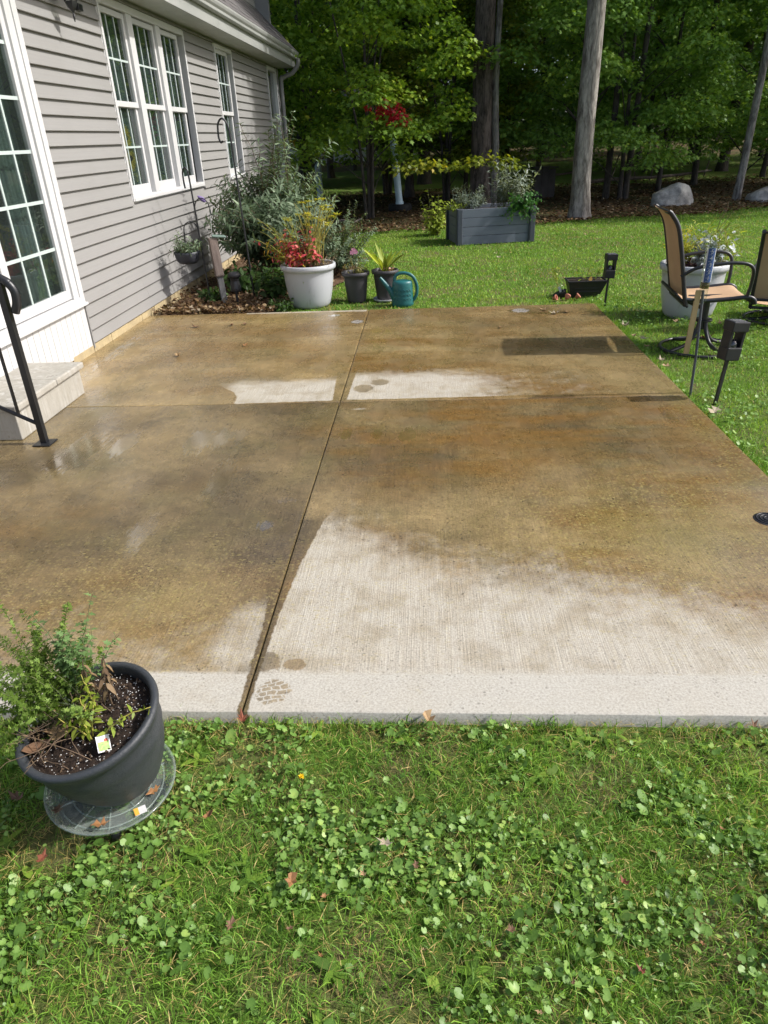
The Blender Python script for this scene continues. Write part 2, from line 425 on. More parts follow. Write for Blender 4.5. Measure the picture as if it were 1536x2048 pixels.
    col = k.mix(col, (.03, .022, .014), k.math('MULTIPLY', k.math('MAXIMUM', bf, bf2), k.mr(dry, 0, 1, .8, .42)))
    grain = k.mr(fine, .3, .7, .72, 1.28)
    gm = k.mix(col, (1, 1, 1), 1.0, 'MULTIPLY')
    nd = k.n('ShaderNodeVectorMath', operation='SCALE'); k.set(nd.inputs[0], gm); k.set(nd.inputs['Scale'], grain)
    nb = k.math('SUBTRACT', 1.0, band)
    nd2 = k.n('ShaderNodeVectorMath', operation='SCALE'); k.set(nd2.inputs[0], nd.outputs[0])
    k.set(nd2.inputs['Scale'], k.math('ADD', 1.0, k.math('MULTIPLY', nb, k.mr(br, .3, .7, -.15, .13))))
    pmask = k.mr(k.math('ADD', pud, k.math('MULTIPLY', k.math('SUBTRACT', k.math('ADD', k.math('MULTIPLY', k.noise(k.mapping(p, (2.2, .8, 1)), 11, 5, .65), .5), k.math('MULTIPLY', k.noise(k.mapping(p, (80, 5, 1)), 1.0, 4, .65), .5)), .5), 2.2)), .40, .60)
    pmask = k.math('MULTIPLY', pmask, k.math('SUBTRACT', 1.0, dry))
    rw = k.mr(k.noise(k.mapping(p, (1.6, .7, 1)), 3.2, 6, .65), .38, .62, .10, .40)
    rough = k.math('ADD', k.math('MULTIPLY', rw, k.math('SUBTRACT', 1.0, dry)), k.math('MULTIPLY', dry, .9))
    rough = k.math('ADD', k.math('MULTIPLY', rough, k.math('SUBTRACT', 1.0, pmask)), k.math('MULTIPLY', pmask, .05))
    h = k.math('ADD', k.math('MULTIPLY', k.math('MULTIPLY', br, nb), 1.0), k.math('MULTIPLY', fine, .35))
    k.bump(h, k.math('SUBTRACT', k.math('ADD', .26, k.math('MULTIPLY', dry, .3)), k.math('MULTIPLY', pmask, .12)), .004)
    wetf = k.math('SUBTRACT', 1.0, dry)
    film = k.mr(k.noise(k.mapping(p, (2.6, .9, 1)), 2.1, 5, .62), .44, .66)      # patches where water still stands in the broom marks
    cw = k.math('MULTIPLY', wetf, k.math('MAXIMUM', pmask, k.math('MULTIPLY', film, .28)))
    k.set(k.b.inputs['Coat Weight'], cw); k.b.inputs['Coat IOR'].default_value = 1.75
    k.set(k.b.inputs['Coat Roughness'], k.mr(pmask, 0, 1, .16, .03))
    cb = k.n('ShaderNodeBump'); k.set(cb.inputs['Height'], k.math('ADD', k.math('MULTIPLY', br, .6), k.noise(p, 9, 3))); k.set(cb.inputs['Strength'], k.mr(pmask, 0, 1, .16, .07)); cb.inputs['Distance'].default_value = .004
    k.t.links.new(cb.outputs[0], k.b.inputs['Coat Normal'])
    return k.fin(nd2.outputs[0], rough, .5)
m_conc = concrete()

PX0, PX1, PY0, PY1, JX, JY = -2.968, 1.73, 1.64, 7.48, -.60, 4.585
def slab(x0, x1, y0, y1, parent):
    g = .0035
    x0 += g*(x0 == JX); x1 -= g*(x1 == JX); y0 += g*(y0 == JY); y1 -= g*(y1 == JY)
    def axis(a, b):
        m = np.linspace(a+.02, b-.02, int((b-a)/.022))
        return np.concatenate([[a, a, a+.002, a+.008], m, [b-.008, b-.002, b, b]])
    def drop(ax):
        d = np.zeros(len(ax)); d[[1, -2]] = .0022; d[[2, -3]] = .0008; d[[0, -1]] = .13; return d
    ax, ay = axis(x0, x1), axis(y0, y1)
    X, Y = np.meshgrid(ax, ay); Z = -np.maximum(drop(ax)[None, :], drop(ay)[:, None])
    Z = Z + .003*(fbm(X, Y, .9, 3, 4)-.5)*(Z > -.05)
    Y = Y+.006*(fbm(X, X*0+2, 6, 4, 9)-.5)*np.exp(-(Y-PY0)/.02)*(Y < PY0+.1)
    # --- dryness
    A = [(-.582, 1.60), (-.582, 1.85), (-.574, 2.15), (-.548, 2.51), (-.52, 2.71), (-.497, 2.9), (-.43, 3.09), (.3, 3.4), (1.8, 3.4), (1.8, 1.5)]
    B = [(-1.345, 4.592), (-1.35, 4.72), (-1.40, 4.84), (-1.52, 4.97), (-2.2, 5.6), (-.72, 5.8), (-.655, 4.62)]
    Cc = [(-.555, 4.625), (-.55, 5.0), (-.53, 5.9), (1.3, 5.9), (1.6, 4.7), (.4, 4.64)]
    D = [(-.54, 4.435), (-.45, 4.425), (-.35, 4.44), (-.43, 4.455)]
    L = [(-.652, 2.5), (-.624, 2.1), (-.614, 1.60), (-3, 1.55), (-3, 2.2), (-.9, 2.6)]
    Rr2 = [(-1.9, 7.42), (-.62, 7.40), (-.62, 7.6), (-1.9, 7.6)]
    sd = np.full(X.shape, -9.0)
    for P_ in (A, B, Cc, D, L, Rr2): sd = np.maximum(sd, poly_sd(X, Y, P_))
    sharp = np.clip(.5+sd/.12, 0, 1)
    wob = .35*(fbm(X, Y, 1.2, 3, 6)-.5)
    topA = np.interp(X, [-.6, -.43, -.22, .1, .52, .88, 1.27, 1.8], [3.2, 3.05, 2.82, 2.66, 2.58, 2.42, 2.25, 2.1])
    softA = 1-sstep(Y+wob, topA-.75, topA+.42)
    softB = (1-sstep(Y+wob*.6, 4.85, 5.35))*sstep(X, -1.75, -1.3)
    softC = (1-sstep(Y+wob*.6, 5.0, 5.5))*(1-.75*sstep(X, -.1, .8))*(1-sstep(X, 1.0, 1.6))
    dl = np.hypot((X+.66)/.22, (Y-2.0)/.38)
    softL = np.maximum(.62*(1-sstep(dl+wob, .3, 1.0)), np.where(Y < 1.835, .80, .12+.28*sstep(-Y, -2.3, -1.8)))
    soft = np.where(Y < JY, np.where(X > JX, softA, softL), np.where(X > JX, softC, softB))
    soft = np.where((sd > -.01) & (poly_sd(X, Y, D) > -.02), .9, soft)
    soft = np.where((Y > 7.35) & (X < JX), .6, soft)
    # --- tone (0 dark olive brown, 1 light tan), rust, algae, puddles
    n1 = fbm(X, Y, .8, 4, 11)
    tone = np.where(Y > JY, .62, .20) + .5*(n1-.5)
    tone += np.where(Y < JY, .35*sstep(-Y, -2.8, -1.9)*(X < JX), 0)
    tone += np.where((Y < JY) & (X > JX), .40*sstep(-Y, -3.6, -2.9), 0)
    tone += .25*np.exp(-((X+2.9)/.45)**2)*(Y > 4.5)  # paler along the house: the wall's reflection put into the concrete tone
    rect = poly_sd(X, Y, [(.74, 5.58), (.78, 6.05), (1.72, 6.13), (1.72, 5.66)])
    tone -= .25*np.exp(-((Y-7.1)/.16)**2)*(X > .8)
    tone -= .55*np.exp(-((X-JX)/.06)**2)*(Y < 2.9)
    rust = np.where(X > JX, .9, .45)*sstep(fbm(X, Y, 1.0, 4, 21), .40, .62) + .5*np.exp(-((Y-4.3)/.35)**2)*(X > 0)
    rust = np.where(Y > JY, np.maximum(rust, .55*sstep(Y, 5.0, 6.0)), rust)
    alg = .15+.75*np.exp(-(((X-1.15)/.75)**2+((Y-2.75)/.55)**2)) + .45*np.exp(-(((X+1.2)/.8)**2+((Y-2.2)/.5)**2))
    alg += .55*np.exp(-((X-1.66)/.12)**2)*(Y > 3.2) + .5*np.exp(-(((X+1.5)/.5)**2+((Y-7.2)/.3)**2))
    alg *= np.where(Y < 1.835, .35, 1)
    pud = np.zeros(X.shape)
    for (cx, cy, rx, ry, a) in [(-2.10, 3.78, .16, .34, .95), (-1.86, 3.90, .08, .24, .95), (-1.40, 3.92, .10, .24, .95), (-1.27, 3.96, .07, .2, .95), (-1.16, 4.0, .06, .16, .9), (-1.12, 3.35, .08, .36, .85), (-.5, 3.99, .05, .12, .9), (-.3, 3.98, .05, .1, .8), (-.11, 3.97, .08, .13, .9),
                              (-1.35, 2.78, .07, .26, .85), (-.77, 2.85, .05, .06, .9), (-.72, 3.11, .07, .05, .7), (.95, 7.24, .13, .10, 1.2), (1.2, 7.12, .3, .08, .7), (-.68, 6.95, .07, .09, 1.1), (-.93, 7.25, .07, .07, 1.0),
                              (1.5, 4.22, .06, .2, .7), (-.42, 5.95, .08, .2, .65), (-2.6, 3.3, .25, .5, .5), (-2.75, 6.0, .12, .9, .55)]:
        pud = np.maximum(pud, a*np.exp(-((X-cx)/rx)**2-((Y-cy)/ry)**2))
    band = sstep(-Y, -1.838, -1.832) + .5*sstep(X, 1.552, 1.558)
    Zs = Z - .0025*np.exp(-((Y-1.835)/.004)**2)*(Z > -.05)
    idx = np.arange(X.size).reshape(X.shape)
    Fq = np.stack([idx[:-1, :-1], idx[:-1, 1:], idx[1:, 1:], idx[1:, :-1]], -1).reshape(-1, 4)
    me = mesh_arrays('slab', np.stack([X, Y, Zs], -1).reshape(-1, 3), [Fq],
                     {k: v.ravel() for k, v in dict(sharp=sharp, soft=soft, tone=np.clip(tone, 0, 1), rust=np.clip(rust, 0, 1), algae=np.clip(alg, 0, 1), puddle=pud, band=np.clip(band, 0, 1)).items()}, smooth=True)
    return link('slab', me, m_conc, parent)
m_joint = pmat('joint_filler', (.016, .013, .010), (.03, .024, .016), 20, .9, .4)
mb = MB(); mb.box(PX0+.03, PX1-.03, PY0+.03, PY1-.03, -.125, -.022)
patio = mb.build('patio', m_joint); tag(patio, kind='structure')
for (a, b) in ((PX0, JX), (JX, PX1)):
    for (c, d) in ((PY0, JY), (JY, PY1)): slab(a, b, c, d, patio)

# ================================================================== HOUSE
WX = -2.971
house = empty('house', (WX, 10, GZ), 0, 'grey vinyl sided house with white windows along the patio', 'house')
def hpart(mb, name, mat, parent=house):
    """mesh given in world coordinates, stored relative to the house origin"""
    o = mb.build(name, mat); o.parent = parent
    off = Vector((WX, 10, GZ))
    o.location = -off if parent == house else (0, 0, 0)
    return o
COURSE = .111; Z0 = .076; NC = 26
OPEN = [(3.2, 6.065, .03, 2.72), (7.615, 10.235, 1.105, 2.842), (11.655, 12.685, 1.105, 2.865), (15.40, 16.36, .9, 2.872)]
YA, YB = 1.0, 16.56
mb = MB()
cuts = [YA]+[v for o in OPEN for v in o[:2]]+[YB]
for i in range(0, len(cuts), 2): mb.box(WX-.16, WX-.012, cuts[i], cuts[i+1], GZ-.2, 3.2)
for (a, b, c, d) in OPEN:
    mb.box(WX-.16, WX-.012, a, b, GZ-.2, c); mb.box(WX-.16, WX-.012, a, b, d, 3.2)
wall = hpart(mb, 'wall', m_siding)
for i in range(NC):
    z0 = Z0+i*COURSE; z1 = min(z0+COURSE+.004, 2.9)
    segs = [(YA, YB-.09)]
    for (a, b, c, d) in OPEN:
        if z1 > c+.02 and z0 < d-.02:
            ns = []
            for s in segs:
                if b <= s[0] or a >= s[1]: ns.append(s)
                else:
                    if a-s[0] > .05: ns.append((s[0], a-.004))
                    if s[1]-b > .05: ns.append((b+.004, s[1]))
            segs = ns
    for s in segs:
        if s[1] < 2.5: continue
        parts = []
        ya = s[0]
        while s[1]-ya > 3.4:
            yb = ya+1.3+random.random()*1.9; parts.append((ya, yb)); ya = yb
        parts.append((ya, s[1]))
        for s in parts:
         wob = random.uniform(-.0018, .0018)
         pr = [(WX-.011, z0), (WX+.025+wob, z0), (WX+.0265+wob, z0+.004), (WX+.0245+wob, z0+.011), (WX-.002, z1), (WX-.011, z1)]
         mb = MB(); n = len(pr)
         mb.add([(x, y, z) for y in s for x, z in pr], [tuple(range(n)), tuple(range(2*n-1, n-1, -1))]+[(k, n+k, n+(k+1) % n, (k+1) % n) for k in range(n)])
         hpart(mb, 'siding_board', m_siding, wall)
# corner post and other walls (closed volume)
mb = MB(); mb.box(WX-.06, WX+.022, YB-.088, YB+.02, GZ, 2.9, .004); hpart(mb, 'corner_post', m_siding)
mb = MB(); mb.box(WX-7, WX-.02, YB-.14, YB-.001, GZ, 5.2); mb.box(WX-7, WX-6.85, YA, YB-.15, GZ, 3.2); mb.box(WX-6.84, WX-.17, YA, YA+.14, GZ, 3.2)
hpart(mb, 'rear_walls', m_siding)
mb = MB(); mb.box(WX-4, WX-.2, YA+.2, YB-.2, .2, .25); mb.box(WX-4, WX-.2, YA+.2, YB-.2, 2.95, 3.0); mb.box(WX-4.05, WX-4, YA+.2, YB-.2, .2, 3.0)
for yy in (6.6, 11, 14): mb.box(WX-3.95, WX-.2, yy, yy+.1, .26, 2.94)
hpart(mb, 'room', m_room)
# foundation blocks
y = 4.9
while y < YB-.1:
    w = random.uniform(.36, .44); mb = MB(); d = random.uniform(-.004, .006)
    mb.box(WX-.02, WX+.006+d, y+.004, min(y+w, YB)-.004, -.06, .066, .006)
    hpart(mb, 'foundation_block', m_found); y += w
mb = MB(); mb.box(WX-.15, WX-.004, YA, YB, -.25, .0); mb.box(WX-.15, WX+.002, YA, YB-.01, .0662, .0755); hpart(mb, 'sill_plate', m_joint)

# windows: casing mesh > sashes, panes, muntins, curtains
def frame_box(mb, y0, y1, z0, z1, x0, x1, t, tb=None, tt=None, b=.003):
    tb = tb or t; tt = tt or t
    mb.box(x0, x1, y0, y0+t, z0, z1, b); mb.box(x0, x1, y1-t, y1, z0, z1, b)
    mb.box(x0, x1, y0+t, y1-t, z0, z0+tb, b); mb.box(x0, x1, y0+t, y1-t, z1-tt, z1, b)
def curtain_mesh(y0, y1, z0, z1, x):
    n = 40; ys = np.linspace(y0, y1, n); xs = x+.018*np.sin(np.arange(n)*1.25)+.006*np.sin(np.arange(n)*.7)
    V = np.concatenate([np.stack([xs, ys, np.full(n, z)], 1) for z in (z0, z1)])
    f = [(i, i+1, n+i+1, n+i) for i in range(n-1)]
    mb = MB(); mb.add(V, f, True); return mb
def make_window(y0, y1, z0, z1, glass, zmid, name='window', curtains=True, label=None, gz0=None, gz1=None):
    mb = MB()
    frame_box(mb, y0, y1, z0, z1, WX-.06, WX+.024, .045, .05, .06, .004)        # outer casing
    frame_box(mb, y0-.012, y1+.012, z0-.012, z1+.012, WX-.01, WX+.012, .012, b=.002)
    mb.box(WX-.06, WX+.032, y0+.02, y1-.02, z0+.0, z0+.035, .004)
    if len(glass) > 1:
        for i in range(len(glass)-1):
            a, b = glass[i][1], glass[i+1][0]; mb.box(WX-.06, WX+.018, a+.055, b-.055, z0+.05, z1-.06, .004)
    w = hpart(mb, name, m_white)
    if label: w['label'] = label
    for (a, b) in glass:
        for k, (s0, s1, xo) in enumerate(((gz0, zmid-.028, -.05), (zmid+.028, gz1, -.028))):
            mb = MB(); frame_box(mb, a-.05, b+.05, s0-.095 if k == 0 else s0-.05, s1+.05 if k == 0 else s1+.055, WX+xo-.018, WX+xo+.018, .05, .095 if k == 0 else .05, .05)
            sash = hpart(mb, 'sash', m_white, w)
            mb = MB(); mb.box(WX+xo-.006, WX+xo-.002, a-.004, b+.004, s0-.004, s1+.004); hpart(mb, 'pane', m_glass, w)
            zc = (s0+s1)/2
            mb = MB(); mb.box(WX+xo-.0015, WX+xo+.005, a, b, zc-.009, zc+.009); hpart(mb, 'muntin', m_muntin, w)
            for q in (1, 2):
                yc = a+(b-a)*q/3
                mb = MB(); mb.box(WX+xo-.0012, WX+xo+.0045, yc-.008, yc+.008, s0, s1); hpart(mb, 'muntin', m_muntin, w)
        if curtains:
            hpart(curtain_mesh(a+(b-a)*.55, b+.04, gz0-.03, gz1+.03, WX-.125), 'curtain', m_curtain, w)
            hpart(curtain_mesh(a-.04, a+.07, gz0-.03, gz1+.03, WX-.125), 'curtain', m_curtain, w)
    return w
make_window(7.62, 10.23, 1.11, 2.838, [(7.70, 8.28), (8.535, 9.145), (9.40, 9.99)], 1.98, label='triple white double hung window', gz0=1.25, gz1=2.715)
make_window(11.66, 12.68, 1.11, 2.86, [(11.79, 12.45)], 1.995, label='narrow white double hung window near the shrub', gz0=1.25, gz1=2.745)
mb = MB(); frame_box(mb, 15.405, 16.355, .905, 2.867, WX-.06, WX+.026, .07, .06, .07, .004); mb.box(WX-.04, WX+.016, 15.47, 16.29, 1.93, 1.99, .003)
w3 = hpart(mb, 'window', m_white); w3['label'] = 'dark screened window at the far corner of the house'
for (a, b) in ((.96, 1.935), (1.985, 2.80)):
    mb = MB(); mb.box(WX-.034, WX-.030, 15.47, 16.29, a, b); hpart(mb, 'pane', m_glass, w3)

# sliding glass door unit with panelled base
mb = MB(); D0, D1 = 3.25, 6.06
frame_box(mb, D0, D1, .43, 2.72, WX-.08, WX+.030, .075, .06, .07, .004)
mb.box(WX-.02, WX+.05, D0, D1+.01, .415, .437, .004)
mb.box(WX-.08, WX+.02, 5.88+.012, 5.985, .49, 2.65, .003)
door = hpart(mb, 'patio_door', m_white); door['label'] = 'white framed glass patio door with grid panes'
for (ga, gb, xo) in ((5.07, 5.865, -.02), (3.42, 4.86, -.055)):
    mb = MB(); frame_box(mb, ga-.095, gb+.03, .50, 2.66, WX+xo-.02, WX+xo+.02, .095 if True else .08, .07, .08)
    mb2 = MB(); frame_box(mb2, ga-.09, gb+.06, .497, 2.655, WX+xo-.02, WX+xo+.02, .09, .074, .08, .004); hpart(mb2, 'door_panel', m_white, door)
    mb = MB(); mb.box(WX+xo-.006, WX+xo-.002, ga-.004, gb+.004, .56, 2.58); hpart(mb, 'pane', m_glass, door)
    for z in (.90, 1.25, 1.60, 1.95, 2.295):
        mb = MB(); mb.box(WX+xo-.0015, WX+xo+.006, ga, gb-.025, z-.012, z+.012); hpart(mb, 'muntin', m_muntin, door)
    n = int(round((gb-ga)/.28))
    for q in range(1, n):
        yc = 5.865-.282*q if ga > 5 else ga+(gb-ga)*q/n
        mb = MB(); mb.box(WX+xo-.0012, WX+xo+.0055, yc-.011, yc+.011, .57, 2.57); hpart(mb, 'muntin', m_muntin, door)
hpart(curtain_mesh(5.5, 5.9, .5, 2.7, WX-.14), 'curtain', m_curtain, door)
y = 6.05
mb = MB(); mb.box(WX-.012, WX+.002, D0, 6.05, .035, .413); base = hpart(mb, 'base_panel', m_white); base['label'] = 'white beadboard panel below the glass door'
while y > D0+.05:
    mb = MB(); mb.box(WX+.002, WX+.011, y-.0915+.0025, y-.0025, .04, .411, .003); hpart(mb, 'plank', m_white, base); y -= .0915
mb = MB(); mb.box(WX-.01, WX+.022, 6.053, 6.072, .036, .43, .003); hpart(mb, 'trim_strip', m_siding)

# eave: soffit, fascia, gutter, downspout
y = YA
while y < YB+.14:
    mb = MB(); mb.box(WX-.02, -2.625, y+.0015, min(y+.305, YB+.15)-.0015, 2.895, 2.905); hpart(mb, 'soffit_panel', m_soffit); y += .305
mb = MB(); mb.box(-2.624, -2.606, YA, YB+.15, 2.893, 3.15, .003); hpart(mb, 'fascia', m_gutter)
gp = [(-2.562, 3.15), (-2.562, 3.03), (-2.52, 3.03), (-2.505, 3.045), (-2.503, 3.075), (-2.482, 3.10), (-2.472, 3.125), (-2.472, 3.15), (-2.485, 3.158), (-2.49, 3.148), (-2.486, 3.128), (-2.515, 3.10), (-2.52, 3.05), (-2.552, 3.045), (-2.552, 3.15)]
mb = MB(); n = len(gp); yl = (YA, YB+.14)
mb.add([(x-.04, yy, z) for yy in yl for x, z in gp], [tuple(range(n)), tuple(range(2*n-1, n-1, -1))]+[(k, n+k, n+(k+1) % n, (k+1) % n) for k in range(n)]); hpart(mb, 'gutter', m_gutter)
mb = MB(); mb.tube(bez([(-2.52, YB-.02, 3.04), (-2.53, YB, 2.93), (-2.66, YB+.02, 2.80), (-2.86, YB+.03, 2.72), (-2.90, YB+.02, 2.58), (-2.90, YB+.02, 1.2), (-2.90, YB+.02, 0)], 8), .042, 10)
hpart(mb, 'downspout', m_siding)
# roof
m_roofbase = pmat('roof_deck', (.05, .045, .04), None, 4, .9)
mb = MB(); mb.add([(-2.53, YA-.2, 3.13), (-2.53, YB+.2, 3.13), (-6.5, YB+.2, 7.1), (-6.5, YA-.2, 7.1), (-2.56, YA-.2, 3.05), (-2.56, YB+.2, 3.05), (-6.5, YB+.2, 6.9), (-6.5, YA-.2, 6.9), (-11, YA-.2, 2.9), (-11, YB+.2, 2.9)],
                  [(0, 1, 2, 3), (5, 4, 7, 6), (0, 4, 5, 1), (1, 5, 6, 2), (4, 0, 3, 7), (3, 2, 9, 8)]); roof = hpart(mb, 'roof', m_roofbase)
for i in range(9):                                    # shingle courses near the eave
    x = -2.515-.1*i; z = 3.145+.1*i; y = YA
    yy = 8.0
    while yy < YB+.18:
        w = random.uniform(.28, .36); t = random.uniform(.004, .009)
        mb = MB(); mb.add([(x+t, yy, z+t), (x+t, min(yy+w, YB+.2)-.005, z+t), (x-.11+.003, min(yy+w, YB+.2)-.005, z+.11+.003), (x-.11+.003, yy, z+.11+.003),
                           (x-.002, yy, z-.002), (x-.002, min(yy+w, YB+.2)-.005, z-.002)], [(0, 1, 2, 3), (4, 5, 1, 0)]); hpart(mb, 'shingle', m_shingle, roof); yy += w
mb = MB(); mb.box(-5.2, -3.15, 13.6, 15.9, 3.6, 4.9); dorm = hpart(mb, 'dormer', m_siding)
for i in range(10):
    mb = MB(); zz = 3.7+i*.11; mb.add([(-3.135, 13.6, zz), (-3.135, 15.9, zz), (-3.148, 15.9, zz+.11), (-3.148, 13.6, zz+.11), (-3.15, 13.6, zz), (-3.15, 15.9, zz)], [(0, 1, 2, 3), (4, 5, 1, 0)]); hpart(mb, 'siding_board', m_siding, dorm)
mb = MB(); mb.add([(-2.95, 13.4, 4.75), (-2.95, 14.75, 5.9), (-2.95, 16.1, 4.75), (-6, 13.4, 4.75), (-6, 14.75, 5.9), (-6, 16.1, 4.75), (-2.95, 13.4, 4.9), (-2.95, 14.75, 6.05), (-2.95, 16.1, 4.9), (-6, 13.4, 4.9), (-6, 14.75, 6.05), (-6, 16.1, 4.9)],
                  [(0, 1, 4, 3), (1, 2, 5, 4), (6, 9, 10, 7), (7, 10, 11, 8), (0, 6, 7, 1), (1, 7, 8, 2), (0, 3, 9, 6), (2, 8, 11, 5)]); hpart(mb, 'dormer_roof', m_shingle)

# sunflower decoration behind the glass
m_yel = pmat('yellow_petal', (.85, .55, .06), (.75, .42, .04), 12, .6)
m_brn = pmat('brown_seed', (.08, .035, .012), None, 30, .9, .4)
sf = empty('sunflower_decoration', (WX-.085, 7.97, 1.26), 0, 'pair of yellow sunflowers behind the glass of the triple window', 'decoration')
for (dy, z, r) in ((.03, 1.69, .10), (.05, 1.50, .105)):
    n = 16; a = np.arange(n)*2*np.pi/n; D = np.stack([np.full(n, .25), np.cos(a), np.sin(a)], 1)
    me = leafmesh('flower_head', np.stack([np.zeros(n), .25*r*np.cos(a), .25*r*np.sin(a)], 1), D, np.tile((1., 0, 0), (n, 1)), r, r*.42, rng.random(n), LANCE)
    fl = link('flower_head', me, m_yel, sf, (0, dy, z-1.26))
    mb = MB(); mb.lathe([(0, .012), (.02, .010), (.027, 0)], 14); mb.build('flower_centre', m_brn, fl, (.008, 0, 0), (0, math.pi/2, 0))
mb = MB(); mb.tube([(0, 0, 0), (-.004, .01, .2), (0, 0, .42)], .004, 6); mb.build('stem', pmat('stem_green', (.05, .1, .02)), sf, (-.006, .01, 0))

# wall lantern
ln = empty('wall_lantern', (WX+.015, 6.72, 2.645), 0, 'black wall lantern on the siding above the patio door side', 'lantern')
mb = MB(); mb.box(0, .02, -.055, .055, .02, .30, .006); mb.build('backplate', m_blackmetal, ln)
mb = MB(); mb.tube(bez([(.015, 0, .22), (.08, 0, .30), (.15, 0, .26), (.15, 0, .2)], 6), .010, 8); mb.build('arm', m_blackmetal, ln)
mb = MB(); mb.lathe([(.004, -.135), (.010, -.10), (.006, -.075), (.018, -.06), (.035, -.04), (.045, -.02), (.05, 0)], 6, smooth=False); mb.build('finial', m_blackmetal, ln, (.15, 0, 0))
mb = MB()
for k in range(6):
    a = k*math.pi/3; mb.tube([(.05*math.cos(a), .05*math.sin(a), 0), (.07*math.cos(a), .07*math.sin(a), .17)], .005, 5)
mb.lathe([(.085, .17), (.07, .19), (.02, .24), (.008, .27)], 6, smooth=False); mb.build('cage', m_blackmetal, ln, (.15, 0, 0))
mb = MB(); mb.lathe([(.042, .005), (.06, .168)], 6, smooth=False); mb.build('glass', glassmat('lamp_glass', (.8, .8, .75)), ln, (.15, 0, 0))
mb = MB(); mb.box(0, .04, .40, .49, -.0, .05, .005); mb.build('dark_block', m_blackmetal, ln)  # small black block on the siding right of the lantern

# concrete stoop
def step_mat():
    k = NT('stoop_concrete'); p = k.obj()
    f = k.noise(k.mapping(p, (6, 6, .6)), 3, 5); g = k.noise(p, 30, 5, .65); h = k.noise(p, 9, 4)
    c = k.mix((0.352, 0.336, 0.296), (0.272, 0.256, 0.216), k.mr(f, .35, .65)); c = k.mix(c, (0.480, 0.472, 0.440), k.mr(k.noise(k.mapping(p, (9, 9, .7)), 2, 4), .56, .66, 0, .7))
    c = k.mix(c, (0.208, 0.184, 0.136), k.mr(g, .55, .75, 0, .5))
    k.bump(k.math('ADD', h, k.math('MULTIPLY', g, .4)), .4, .012)
    return k.fin(c, k.mr(h, .35, .6, .25, .7), .5)
m_step = step_mat()
st = empty('stoop', (-2.75, 4.4, 0), 0, 'wet concrete step with a stone cap below the glass door', 'step')
mb = MB(); mb.box(-.206, .205, -.42, .50, .0005, .185, .006); mb.build('riser', m_step, st)
mb = MB()
mb.box(-.205, .235, -.445, .10, .187, .232, .010); mb.build('cap_stone', m_step, st)
mb = MB(); mb.box(-.205, .235, .104, .525, .187, .231, .010); mb.build('cap_stone', m_step, st)

# black handrail
hr = empty('handrail', (-2.37, 3.92, 0), 0, 'black metal handrail bolted to the patio beside the step', 'handrail')
mb = MB(); mb.tube([(0, 0, .006), (0, 0, .98)], .026, 4, smooth=False); mb.build('post', m_blackmetal, hr)
mb = MB(); mb.box(-.055, .055, -.055, .055, .0008, .009, .002); mb.build('foot_plate', m_blackmetal, hr)
mb = MB(); mb.tube(bez([(-.75, 0, 1.45), (-.35, 0, 1.19), (.0, 0, .995), (.055, 0, .955), (.075, 0, .91), (.068, 0, .85), (.045, 0, .80)], 7), .024, 8); mb.build('top_rail', m_blackmetal, hr)
mb = MB(); mb.tube([(-.02, 0, .135), (-.30, 0, .285), (-.7, 0, .5)], .0135, 6); mb.build('bottom_rail', m_blackmetal, hr)
for bx, zb, zt in ((-.115, .195, 1.06), (-.26, .27, 1.14), (-.40, .345, 1.21), (-.55, .42, 1.3)):
    mb = MB(); mb.tube([(bx, 0, zb), (bx, 0, zt)], .010, 4, smooth=False); mb.build('baluster', m_blackmetal, hr)
mb = MB(); mb.tube([(-.72, 0, .24), (-.72, 0, 1.43)], .02, 4, smooth=False); mb.build('post', m_blackmetal, hr)

# ================================================================== TREES
m_bark_oak = barkmat('oak_bark', (.19, .15, .125), (.045, .036, .03), 4.6, 1.0)
m_bark_grey = barkmat('grey_bark', (.33, .305, .27), (.10, .088, .075), 4.6, 1.0)
m_bark_dark = barkmat('dark_bark', (.10, .088, .076), (.05, .042, .036), 9, .7)
G_MAPLE = [(0, (0.078, 0.143, 0.022)), (.45, (0.193, 0.329, 0.041)), (.8, (0.366, 0.500, 0.059)), (1, (0.688, 0.713, 0.093))]
G_DARK = [(0, (0.075, 0.148, 0.031)), (.5, (0.168, 0.307, 0.054)), (.85, (0.302, 0.467, 0.078)), (1, (0.541, 0.667, 0.104))]
G_YEL = [(0, (0.086, 0.129, 0.016)), (.5, (0.207, 0.259, 0.027)), (.85, (0.380, 0.362, 0.041)), (1, (0.621, 0.448, 0.061))]
m_lf_maple = leafmat('maple_leaf', G_MAPLE, .4)
m_lf_dark = leafmat('oak_leaf', G_DARK, .3)
m_lf_yel = leafmat('turning_leaf', G_YEL, .4)
m_lf_red = leafmat('red_leaf', [(0, (.26, .012, .02)), (.6, (.52, .03, .05)), (1, (.65, .08, .08))], .4)
m_lf_gold = leafmat('gold_leaf', [(0, (.4, .26, .03)), (1, (.7, .52, .12))], .45)

